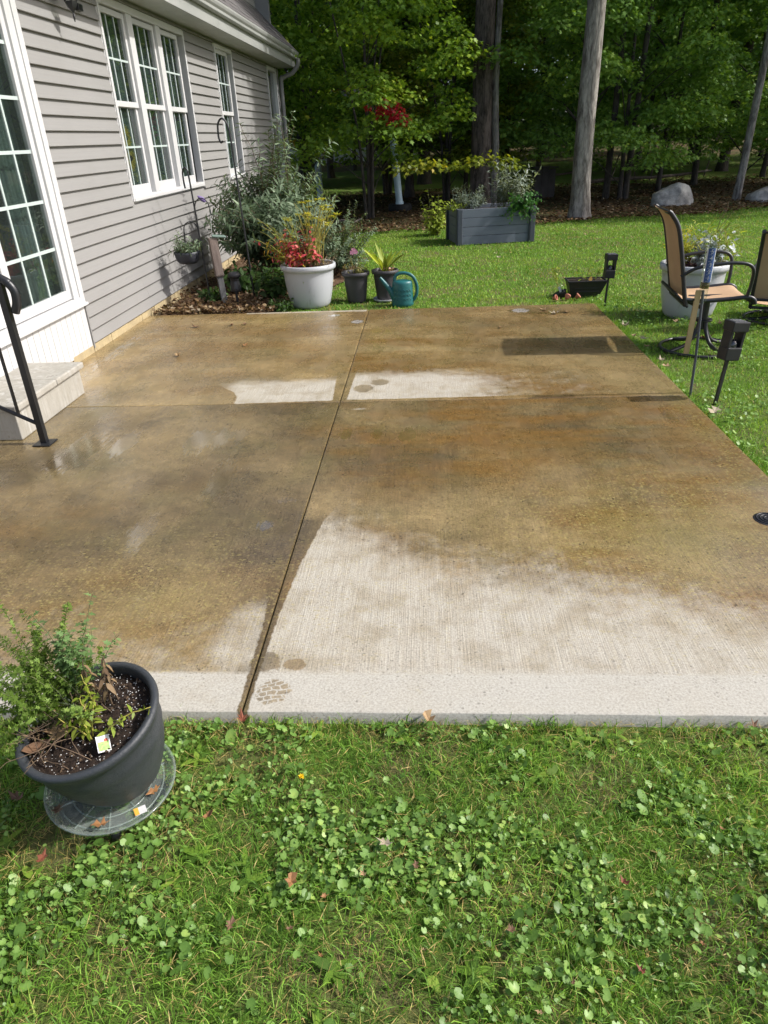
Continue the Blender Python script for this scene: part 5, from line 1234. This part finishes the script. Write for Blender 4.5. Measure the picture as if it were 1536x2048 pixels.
# --- raised planter with herbs
m_bedbd = pmat('slate_board', (.125, .145, .175), (.10, .118, .145), 4, .6, .12, stretch=(.5, 4, 4))
m_post = pmat('slate_post', (.045, .055, .07), None, 4, .6)
rb = empty('raised_planter', (1.10, 12.95, float(gz(1.1, 12.9))), R_(10), 'slate grey raised planter box full of herbs on the far lawn', 'planter')
for i in range(4):
    z0 = .01+i*.138
    for sy in (-1, 1):
        mb = MB(); mb.box(-.58, .58, sy*.40-.015, sy*.40+.015, z0, z0+.133, .004); mb.build('board', m_bedbd, rb)
    for sx in (-1, 1):
        mb = MB(); mb.box(sx*.62-.015, sx*.62+.015, -.36, .36, z0, z0+.133, .004); mb.build('board', m_bedbd, rb)
for sx in (-1, 1):
    for sy in (-1, 1):
        mb = MB(); mb.box(sx*.615-.045, sx*.615+.045, sy*.405-.04, sy*.405+.04, 0, .565, .012); mb.box(sx*.615-.055+.0, sx*.615-.05, sy*.405-.05, sy*.405+.05, 0, .56); mb.build('post', m_post, rb)
mb = MB(); mb.box(-.6, .6, -.38, .38, .05, .50); mb.build('soil', m_soil, rb)
def herb(x, y, st, mat, l, w, per, label, **kw):
    h = empty('herb_plant', (x, y, .46), R_(10), label, 'plant', 'herbs in the raised planter'); plantmesh('foliage', st, mat, h, l, w, per, stem_r=.004, stem_mat=m_stemg, **kw); return h
herb(.78, 12.9, fan(46, (0, 0, 0), .36, .15, .46, .15), m_sage, .085, .016, 18, 'grey green woody herb in the left of the raised planter', shape=LANCE, up=.8, vb=.35)
herb(1.32, 12.98, [arch((rng.normal()*.08, rng.normal()*.08, 0), (rng.normal()*.24, rng.normal()*.14, rng.uniform(.3, .78)), wob=.01) for i in range(36)], m_sage, .10, .018, 18, 'tall silvery herb in the middle of the raised planter', shape=LANCE, up=.7, vb=.6)
herb(1.56, 12.9, [arch((rng.normal()*.08, rng.normal()*.08, 0), (.05+rng.normal()*.18, rng.normal()*.14, rng.uniform(.2, .58)), wob=.01) for i in range(22)], m_sage, .11, .02, 14, 'silver grey sage at the right of the raised planter', shape=LANCE, up=.6, vb=.75)
herb(1.60, 12.58, [arch((rng.normal()*.08, rng.normal()*.05+.08, 0), (rng.normal()*.2-.03, -.10+rng.normal()*.1, rng.uniform(-.22, .26)), .1, wob=.01) for i in range(52)], m_parsley, .05, .045, 15, 'bright green parsley spilling over the right corner of the raised planter', shape=MAPLE, up=.4)
herb(.52, 12.75, fan(18, (0, 0, 0), .24, .05, .16, .1), m_lime, .05, .03, 9, 'small yellowish herb at the left end of the raised planter', shape=OVAL, vb=.2)
yg = empty('lime_shrub', (.18, 13.9, float(gz(.18, 13.9))), 0, 'small lime green shrub left behind the raised planter', 'shrub')
plantmesh('foliage', fan(40, (0, 0, 0), .36, .25, .85, .08), m_lime, yg, .10, .05, 11, OVAL, .4, .4, .2, stem_r=.005, stem_mat=m_stemg, vb=.35)

# --- black bowl planter, small pot with dome, terracotta bits at the far right corner
bw = empty('tray_planter', (1.76, 8.1, GZ), 0, 'black oblong tray planter with small seedlings by the far patio corner', 'planter')
def frustum(mb, w0, d0, w1, d1, z0, z1, sh=0):
    mb.add([(-w0, -d0, z0), (w0-sh, -d0, z0), (w0-sh, d0, z0), (-w0, d0, z0), (-w1, -d1, z1), (w1, -d1, z1), (w1, d1, z1), (-w1, d1, z1)], [(3, 2, 1, 0), (4, 5, 6, 7), (0, 1, 5, 4), (1, 2, 6, 5), (2, 3, 7, 6), (3, 0, 4, 7)])
mb = MB(); frustum(mb, .165, .085, .205, .115, 0, .165, .03); mb.build('tray', m_blackplastic, bw)
mb = MB(); mb.box(-.214, .214, -.124, -.106, .1652, .183, .004); mb.box(-.214, .214, .106, .124, .1652, .183, .004); mb.box(-.214, -.196, -.1055, .1055, .1652, .183, .004); mb.box(.196, .214, -.1055, .1055, .1652, .183, .004); mb.build('rim', m_blackplastic, bw)
for zz in (.06, .095):
    mb = MB(); mb.box(-.13, .13, -.105-.03*zz, -.088-.1*zz, zz, zz+.012, .002); mb.build('rib', m_blackplastic, bw)
mb = MB(); mb.box(-.19, .19, -.1, .1, .1653, .172); mb.build('soil', m_soil, bw)
plantmesh('seedlings', [arch((-.1+.05*i, 0, .16), (-.12+.06*i+rng.normal()*.02, rng.normal()*.02, .22+.16*rng.random()), wob=.004) for i in range(6)], m_lime, bw, .055, .022, 9, OVAL, .3, .5, stem_r=.003, stem_mat=m_stemg, vb=.4)
link('dry_leaf', leafmesh('dry_leaf', np.array([(.02, -.1, .17)]), np.array([(.2, -.3, 1.)]), np.array([(0, -1., .2)]), .06, .04, np.array([.9]), OVAL), lm('apricot', (.6, .32, .12), (.7, .45, .2)), bw)
sp = empty('small_pot', (1.50, 8.05, GZ), 0, 'small black pot with a clear cover tipped beside the oblong black planter', 'pot'); sp.rotation_euler = (0, R_(-24), 0)
mb = MB(); mb.lathe([(0, 0), (.06, 0), (.075, .06), (.08, .065), (.07, .065), (0, .06)], 24); mb.build('pot', m_blackplastic, sp)
mb = MB(); mb.lathe([(.072, .065), (.07, .12), (.05, .16), (0, .175)], 24); mb.build('clear_cover', glassmat('clear_cover', (.93, .96, .93), .05, 1.4, 1.0), sp)
plantmesh('seedling', [arch((0, 0, .06), (.02+rng.normal()*.03, rng.normal()*.02, .33)) for i in range(3)], m_lime, sp, .06, .025, 7, LANCE, .2, .5, stem_r=.003, stem_mat=m_stemy, start=.5)
mb = MB(); mb.box(-.012, .012, -.005, .0, .07, .13); mb.build('plant_label', m_white, sp, (.01, -.03, 0))
m_terra = pmat('terracotta', (.50, .20, .13), (.42, .15, .10), 20, .8, .3)
for (x, y, lab) in [(1.39, 7.86, 'left of three small terracotta pots at the far patio edge'), (1.53, 7.88, 'middle of three small terracotta pots at the far patio edge'), (1.64, 7.9, 'right of three small terracotta pots at the far patio edge')]:
    tp = empty('terracotta_pot', (x, y, GZ+.035), random.random()*3, lab, 'pot', 'small terracotta pots'); tp.rotation_euler = (random.uniform(.5, 1.4), random.uniform(-.4, .4), random.random()*3)
    mb = MB(); mb.lathe([(0, -.02), (.018, -.02), (.024, .012), (.03, .013), (.031, .026), (.026, .026), (.022, .012), (.017, -.014), (0, -.014)], 18); mb.build('pot', m_terra, tp)

# --- right white planter
wp = empty('flower_pot', (2.52, 7.02, GZ), 0, 'large white pot with silver foliage behind the patio chair', 'planter')
rimmed_pot(wp, .305, .20, .50, m_whitepot, .02, .03, .05, curve=.45)
zt = .45
plantmesh('dusty_miller', [arch((.06+.05*rng.normal(), .05*rng.normal(), zt), (.10+.10*rng.normal(), -.06+.09*rng.normal(), zt+rng.uniform(.10, .36))) for i in range(52)], m_silver, wp, .065, .045, 13, OAK, .5, .3, stem_r=.003, stem_mat=m_sage)
plantmesh('yellow_fern', [arch((-.12+.04*rng.normal(), .04*rng.normal(), zt), (-.15+.10*rng.normal(), .02+.1*rng.normal(), zt+rng.uniform(.1, .42)), .1) for i in range(30)], m_yfl, wp, .055, .014, 14, LANCE, .5, .4, stem_r=.002, stem_mat=m_stemy, vb=.4)
plantmesh('spider_plant', [arch((.12+.06*rng.normal(), .05*rng.normal(), zt), (.20+.15*rng.normal(), .02+.12*rng.normal(), zt+rng.uniform(.12, .40)), .12) for i in range(34)], m_lime, wp, .11, .012, 5, LANCE, 1.5, .5, stem_r=.003, stem_mat=m_stemy, start=.2)
plantmesh('dark_foliage', [arch((-.1+.08*rng.normal(), .05*rng.normal(), zt), (-.16+.14*rng.normal(), -.05+.1*rng.normal(), zt+rng.uniform(.0, .2))) for i in range(26)], leafmat('maroon_leaf', [(0, (.05, .012, .02)), (.6, (.14, .05, .05)), (1, (.3, .2, .1))], .2), wp, .045, .025, 9, OVAL, .4, stem_r=.002, stem_mat=m_stemb)
plantmesh('bare_twig', [arch((.1, .03, zt), (.24, .05, zt+.55), 0, 10, .01), arch((.17, .04, zt+.3), (.30, .02, zt+.5), 0, 6, .01)], m_dry, wp, .03, .004, 6, LANCE, .8, stem_r=.004, stem_mat=m_stemb)

# --- sling patio chairs
m_sling = None
def sling_mat():
    k = NT('tan_sling'); p = k.mapping(k.obj(), (260, 260, 260)); w = k.n('ShaderNodeTexWave'); k.set(w.inputs[0], p); w.inputs['Scale'].default_value = 1
    c = k.mix((.48, .33, .20), (.40, .27, .16), k.mr(k.noise(k.obj(), 5, 4), .3, .7)); c = k.mix(c, (.33, .22, .13), k.mr(w.outputs['Fac'], .5, 1, 0, .25)); k.bump(w.outputs['Fac'], .15, .001)
    return k.fin(c, .75, .3)
m_sling = sling_mat()
m_chair = pmat('chair_frame', (0.011, 0.011, 0.013), (0.018, 0.018, 0.020), 10, .4, .06)
def ribbon(pts, half, thick=.004):
    """fabric stretched between side rails: pts is the (x, z) profile, width along y"""
    P = np.array(pts); n = len(P); m = 9; ys = np.linspace(-half, half, m); V = []
    for i in range(n):
        for yv in ys: V.append((P[i, 0], yv, P[i, 1]-.014*(1-(yv/half)**2)))
    V2 = [(a+0, b, c-thick) for a, b, c in V]; o = len(V)
    f = [(i*m+j, i*m+j+1, (i+1)*m+j+1, (i+1)*m+j) for i in range(n-1) for j in range(m-1)]
    f2 = [tuple(o+q for q in t[::-1]) for t in f]
    mb = MB(); mb.add(V+V2, f+f2, True); return mb
def patio_chair(x, y, rz, label, zs=.455):
    c = empty('patio_chair', (x, y, GZ), rz, label, 'chair', 'tan sling patio chairs')
    hw = .25; kz = zs/.455
    seat = bez([(-.24, zs), (-.1, zs-.012), (.1, zs), (.22, zs+.012), (.27, zs-.005), (.285, zs-.04)], 5)
    back = bez([(-.235, zs+.02), (-.27, zs+.18), (-.31, zs+.36), (-.355, zs+.52), (-.415, zs+.61), (-.44, zs+.63)], 5)
    ribbon(seat, hw-.012).build('seat_sling', m_sling, c)
    P = np.array(back); m = 9; ys = np.linspace(-hw+.012, hw-.012, m); V = []
    for i in range(len(P)):
        for yv in ys: V.append((P[i, 0]-.02*(1-(yv/hw)**2), yv, P[i, 1]))
    n0 = len(V); V2 = [(a-.004, b, cc-.001) for a, b, cc in V]; f = [(i*m+j, i*m+j+1, (i+1)*m+j+1, (i+1)*m+j) for i in range(len(P)-1) for j in range(m-1)]
    mb = MB(); mb.add(V+V2, f+[tuple(n0+q for q in t[::-1]) for t in f], True); mb.build('back_sling', m_sling, c)
    for sy in (-1, 1):
        mb = MB(); mb.tube([(p[0], sy*hw, p[1]) for p in seat], .0165, 8); mb.build('seat_rail', m_chair, c)
        mb = MB(); mb.tube([(-.215, sy*hw, zs-.05)]+[(p[0], sy*hw, p[1]) for p in back], .017, 8); mb.build('back_rail', m_chair, c)
        mb = MB(); mb.tube(bez([(-.285, sy*hw, zs+.17), (-.18, sy*(hw+.025), zs+.235), (.0, sy*(hw+.035), zs+.265), (.15, sy*(hw+.035), zs+.262), (.215, sy*(hw+.03), zs+.22), (.225, sy*(hw+.015), zs+.12), (.215, sy*hw, zs)], 6), .0135, 8); mb.build('armrest', m_chair, c)
    for (px, pz) in ((-.225, zs-.045), (-.30, zs+.04), (-.43, zs+.62), (.27, zs-.03)):
        mb = MB(); mb.tube([(px, -hw, pz), (px, hw, pz)], .013, 8); mb.build('cross_bar', m_chair, c)
    for sy in (-1, 1):
        mb = MB(); mb.tube([(-.30, sy*hw*.98, zs+.04), (-.2, sy*hw*.98, zs-.06)], .010, 6); mb.build('rocker_link', m_chair, c)
    mb = MB(); mb.tube([(-.0, 0, zs-.02), (-.0, 0, .17*kz)], .032, 12); mb.lathe([(.034, .235*kz), (.07, .235*kz), (.07, .25*kz), (.034, .25*kz)], 20); mb.tube([(-.2, 0, zs-.04), (.0, 0, zs-.13)], .016, 8); mb.tube([(-.14, 0, zs-.035), (.2, 0, zs-.03)], .02, 8); mb.build('pedestal', m_chair, c)
    for q in range(4):
        a = q*math.pi/2+.5; e = np.array([math.cos(a), math.sin(a)])
        mb = MB(); mb.tube(bez([(e[0]*.03, e[1]*.03, .235*kz), (e[0]*.055, e[1]*.055, .15*kz), (e[0]*.13, e[1]*.13, .06*kz), (e[0]*.29, e[1]*.29, .018)], 6), .0155, 8); mb.build('leg', m_chair, c)
    mb = MB(); mb.tube([(.30*math.cos(t), .30*math.sin(t), .018) for t in np.linspace(0, 2*math.pi, 49)], .0135, 8, caps=False); mb.build('base_ring', m_chair, c)
    return c
patio_chair(2.24, 5.86, R_(-5), 'tan sling chair seen side on beside the white pot')
patio_chair(3.28, 6.78, R_(64), 'tan sling chair cut by the right edge, seen from behind', .19)

# --- rain gauge on a stake
rg_ = empty('rain_gauge', (1.775, 4.63, GZ), 0, 'rain gauge with a blue number scale on a thin metal stake', 'rain gauge')
m_stake = pmat('grey_stake', (.06, .07, .085), (.08, .085, .095), 8, .45)
mb = MB(); mb.tube([(0, 0, -.05), (-.01, 0, .30), (-.035, 0, .72)], .0085, 8); mb.build('stake', m_stake, rg_)
mb = MB(); mb.tube([(.0, 0, .298), (-.06, 0, .31), (-.105, 0, .312)], .0065, 6); mb.build('lower_bracket', m_blackmetal, rg_)
mb = MB(); mb.tube([(-.03, 0, .66), (-.095, 0, .665)], .0065, 6); mb.build('upper_bracket', m_blackmetal, rg_)
mb = MB(); mb.box(-.105, -.07, -.006, .006, .315, .72, .003); mb.build('wooden_slat', pmat('tan_wood', (.46, .34, .16), (.36, .26, .12), 5, .7, .2, stretch=(5, 5, .6)), rg_, None, (0, R_(2), 0))
mb = MB(); mb.lathe([(.012, .64), (.022, .66), (.024, .72), (.0265, .73), (.03, .98), (.032, .985), (.0285, .985), (.025, .735), (.0, .725)], 24, sx=1, sy=1); tb = mb.build('tube', glassmat('clear_tube', (.88, .92, .9), .03, 1.4, 1.1), rg_, (-.035, -.01, 0))
m_scale = pmat('scale_blue', (.03, .07, .20), (.025, .06, .17), 8, .5)
mb = MB(); mb.add([(.0315*math.sin(a), -.0315*math.cos(a)-.0, z) for z in (.775, .975) for a in np.linspace(-.72, .72, 9)], [(i, i+1, 9+i+1, 9+i) for i in range(8)], True); sc_ = mb.build('scale', m_scale, rg_, (-.035, -.01, 0))
mb = MB()
for sg in (-1, 1): mb.add([(.0318*math.sin(a), -.0318*math.cos(a), z) for z in (.775, .975) for a in (sg*.74, sg*.95)], [(0, 1, 3, 2)])
mb.build('scale_border', m_white, rg_, (-.035, -.01, 0))
for i, ch in enumerate('12345'):
    cu = bpy.data.curves.new('number', 'FONT'); cu.body = ch; cu.size = .034; cu.align_x = 'CENTER'; cu.align_y = 'CENTER'; cu.extrude = .0003
    tmp = bpy.data.objects.new('tmp', cu); me = bpy.data.meshes.new_from_object(tmp); bpy.data.objects.remove(tmp)
    link('number', me, m_white, sc_, (0, -.0335, .80+.039*i), (math.pi/2, 0, 0))
mb = MB()
for i in range(10): mb.box(-.016, .016 if i % 2 else .0, -.0334, -.0328, .782+.0195*i, .7832+.0195*i)
mb.build('tick_mark', m_white, sc_)
mb = MB(); mb.lathe([(.0, .735), (.0245, .735), (.0262, .772), (0, .772)], 20); mb.build('collected_water', glassmat('murky_water', (.55, .5, .35), .02, 1.33, 1, ((.25, .2, .1), .4)), rg_, (-.035, -.01, 0))

# drain on the right slab
dr = empty('drain_cover', (1.545, 2.87, .0), 0, 'small round black drain cover set in the right of the patio', 'drain')
mb = MB(); mb.lathe([(.0, .003), (.062, .003), (.066, .0)], 30); mb.build('plate', m_blackplastic, dr)
mb = MB()
for r in (.02, .036, .052): mb.tube([(r*math.cos(t), r*math.sin(t), .004) for t in np.linspace(0, 2*math.pi, 29)], .003, 6, caps=False)
mb.build('ring', m_blackmetal, dr)

# ================================================================== FOREGROUND POT ON ROLLING CADDY
m_clear = glassmat('clear_plastic', (.93, .97, .95), .08, 1.45, 1.2, ((.52, .58, .54), .16))
cd = empty('plant_caddy', (-.895, 1.325, GZ+.012), 0, 'clear plastic rolling caddy on black wheels under the dark pot', 'plant caddy'); cd.rotation_euler = (R_(2), R_(5), 0)
mb = MB(); mb.lathe([(0, .066), (.15, .066), (.158, .075), (.164, .092), (.172, .094), (.174, .090), (.167, .086), (.161, .068), (.152, .059), (0, .059)], 56); mb.build('tray', m_clear, cd)
mb = MB()
for r in (.07, .105, .138): mb.tube([(r*math.cos(t), r*math.sin(t), .068) for t in np.linspace(0, 2*math.pi, 57)], .0022, 6, caps=False)
for k in range(10):
    a = k*math.pi/5; mb.tube([(.06*math.cos(a), .06*math.sin(a), .068), (.148*math.cos(a), .148*math.sin(a), .068)], .0022, 6)
mb.build('rib', m_clear, cd)
for a in (.1, 1.35, 2.6, 3.85, 5.1):
    w = MB(); w.lathe([(0, -.011), (.024, -.011), (.027, -.006), (.027, .006), (.024, .011), (0, .011)], 18); wo = w.build('wheel', m_blackplastic, cd, (.115*math.cos(a), .115*math.sin(a), .024), (math.pi/2, 0, a))
    w = MB(); w.lathe([(.012, .02), (.03, .034), (.03, .044), (0, .046)], 14, (0, 0, 0)); w.build('wheel_cap', m_blackplastic, cd, (.115*math.cos(a), .115*math.sin(a), .012))
mb = MB(); mb.box(-.016, .016, -.012, .012, .0705, .0715); stk = mb.build('sticker', m_white, cd, (.105, -.075, 0), (0, 0, R_(35)))
mb = MB(); mb.box(-.0155, -.004, -.0115, .0115, .0717, .0722); mb.build('sticker_band', pmat('sticker_orange', (.75, .38, .05)), stk)
for (x, y, L, kd, lab) in [(.128, -.02, .05, 'orange', 'orange brown leaf on the clear caddy right of the pot'), (.03, -.135, .05, 'orange', 'orange brown leaf on the front of the clear caddy'), (-.10, -.10, .045, 'brown', 'dark brown leaf on the clear caddy left of the pot')]:
    fallen(-.895+x, 1.325+y, GZ+.012+.075-.087*x, L, kd, OAK, lab, curl=.5)
PT = empty('flower_pot', (-.855, 1.345, GZ+.012+.068+.016), 0, 'large dark grey pot with wilting plants on the clear caddy', 'planter'); PT.rotation_euler = (R_(9), R_(-7), 0)
def in_pot(x, y, h=0): return tuple(Matrix.LocRotScale(PT.location, PT.rotation_euler, None) @ Vector((x, y, .243+h)))
m_fgpot = pmat('charcoal_plastic', (.024, .028, .032), (.044, .048, .052), 7, .5, .25, 140, dirt=.3)
mb = MB(); H_ = .268; RT, RB = .181, .094
pr = [(0, 0), (RB*.93, 0), (RB, .008)]
for t in np.linspace(.06, .86, 14): pr.append((RB+(RT-.012-RB)*math.sin(t/.86*math.pi/2)**.85+.0022*math.sin(t*30)*(t > .5), H_*t))
pr += [(RT-.008, H_*.88), (RT-.001, H_*.90), (RT+.004, H_*.95), (RT+.003, H_*.985), (RT-.003, H_), (RT-.012, H_*.998), (RT-.017, H_*.97), (RT-.019, H_*.85)]
mb.lathe(pr, 72); mb.build('pot', m_fgpot, PT)
n = 64; ns = 22; V = [(0, 0, .238)]; f = []
for i in range(1, ns+1):
    for k in range(n):
        r = (RT-.018)*i/ns; a = 2*math.pi*k/n; V.append((r*math.cos(a), r*math.sin(a), 0.235+.010*(fbm(np.array([r*math.cos(a)]), np.array([r*math.sin(a)]), 40, 3)[0]-.5)*2+random.uniform(-.003, .003)))
f += [(0, 1+k, 1+(k+1) % n) for k in range(n)]; f += [(1+(i-1)*n+k, 1+i*n+k, 1+i*n+(k+1) % n, 1+(i-1)*n+(k+1) % n) for i in range(1, ns) for k in range(n)]
mb = MB(); mb.add(V, f, True); mb.build('soil', m_soil, PT)
chips(PT, 420, RT-.022, .237, m_perl, (.001, .0028))
chips(PT, 160, RT-.022, .237, m_stemb, (.003, .007), 'bark_chips')
zt = .236
m_fern = lm('ferny_leaf', (.17, .27, .05), (.32, .43, .11), .4)
st = [arch((-.08+.035*rng.normal(), .05+.04*rng.normal(), zt), (-.17+.09*rng.normal(), .075+.10*rng.normal(), zt+rng.uniform(-.08, .27)), .03, 10, .006) for i in range(84)]
plantmesh('ferny_foliage', st, m_fern, PT, .019, .015, 44, OAK, .5, .3, .2, pairs=True, start=.25, stem_r=.0018, stem_mat=m_stemg, jitter=.4)
st = [arch((-.05+.02*rng.normal(), .08+.02*rng.normal(), zt), (-.03+.05*rng.normal(), .14+.04*rng.normal(), zt+rng.uniform(.14, .28)), .0, 10, .005) for i in range(16)]
plantmesh('scented_sprigs', st, lm('mint_leaf', (.14, .24, .08), (.24, .36, .14), .35), PT, .026, .024, 11, OAK, .3, .3, .2, pairs=True, start=.4, stem_r=.0016, stem_mat=m_stemg)
st = [arch((-.05+.05*rng.normal(), .0+.06*rng.normal(), zt), (-.09+.07*rng.normal(), -.01+.08*rng.normal(), zt+rng.uniform(.02, .10)), .0, 8, .004) for i in range(46)]
plantmesh('dry_twigs', st, m_dry, PT, .02, .003, 5, LANCE, .8, stem_r=.0015, stem_mat=m_stemb)
m_ylf = lm('yellowing_leaf', (.20, .27, .03), (.42, .46, .09), .35)
st = [arch((.01, .03, zt), (.012, .05, zt+.13), 0, 8, .003), arch((.02, -.05, zt), (-.035, -.045, zt+.085), .0, 8, .003), arch((.015, -.045, zt), (.02, -.035, zt+.085), 0, 8, .003), arch((.02, -.04, zt), (.05, .0, zt+.09), 0, 8, .003), arch((.0, .0, zt), (.005, .01, zt+.1), 0, 8, .003), arch((.05, -.06, zt), (.185, -.01, zt+.055), .03, 10, .003)]
plantmesh('yellowing_stems', st, m_ylf, PT, .030, .013, 17, LANCE, .3, .4, .2, start=.15, stem_r=.0028, stem_mat=m_stemy)
st = [arch((.035, .06, zt), (.05, .085, zt+.115), 0, 8, .003), arch((.05, .07, zt), (.055, .10, zt+.14), 0, 8, .003), arch((.0, .05, zt), (.005, .085, zt+.15), 0, 8, .003)]
plantmesh('withered_stems', st, m_dry, PT, .038, .012, 12, LANCE, -.6, .5, .3, start=.4, stem_r=.0028, stem_mat=m_stemb)
n = 26; a = rng.random(n)*6.28; D = np.stack([np.cos(a)*.25, np.sin(a)*.25, np.ones(n)], 1)
link('chive_blades', leafmesh('chive_blades', np.tile((-.035, .035, zt-.005), (n, 1))+.008*rng.normal(size=(n, 3)), D, np.stack([-np.cos(a), -np.sin(a), .3+0*a], 1), rng.uniform(.05, .10, n), .0022, rng.random(n), LANCE, .3), m_greygreen, PT)
n = 30; P = np.stack([-.15+.02*rng.normal(size=n), .02+.03*rng.normal(size=n), zt+.035+.01*rng.random(n)], 1)
link('white_blossoms', leafmesh('white_blossoms', P, rdir(n, .4), np.tile((0, 0, 1.), (n, 1))+.2*rng.normal(size=(n, 3)), .008, .007, rng.random(n), OVAL), m_white, PT)
fl = fallen(*in_pot(-.07, -.03, .012), .075, 'tan', MAPLE, 'tan dead leaf lying on the soil in the dark pot', curl=.4)
fl = fallen(*in_pot(-.11, -.075, .006), .07, 'brown', OVAL, 'brown dead leaf on the soil at the near rim of the dark pot', curl=.5)
tg = empty('plant_tag', in_pot(.075, -.095), R_(25), 'white plastic plant tag with a green picture in the dark pot', 'plant tag'); tg.rotation_euler = (R_(-50), R_(14), R_(38)); tg.scale = (.85, .85, .85)
mb = MB(); mb.box(-.019, .019, -.0006, .0006, 0, .048, .0004); mb.build('card', m_white, tg)
mb = MB(); mb.box(-.016, .016, -.0012, -.0008, .004, .030); mb.build('leaf_picture', pmat('tag_green', (.10, .32, .03), (.35, .5, .1), 120, .5, detail=3), tg)
mb = MB(); mb.lathe([(.006, 0), (0, .0003)], 12); mb.build('red_dot', pmat('tag_red', (.6, .1, .05)), tg, (.008, -.0011, .032), (math.pi/2, 0, 0))
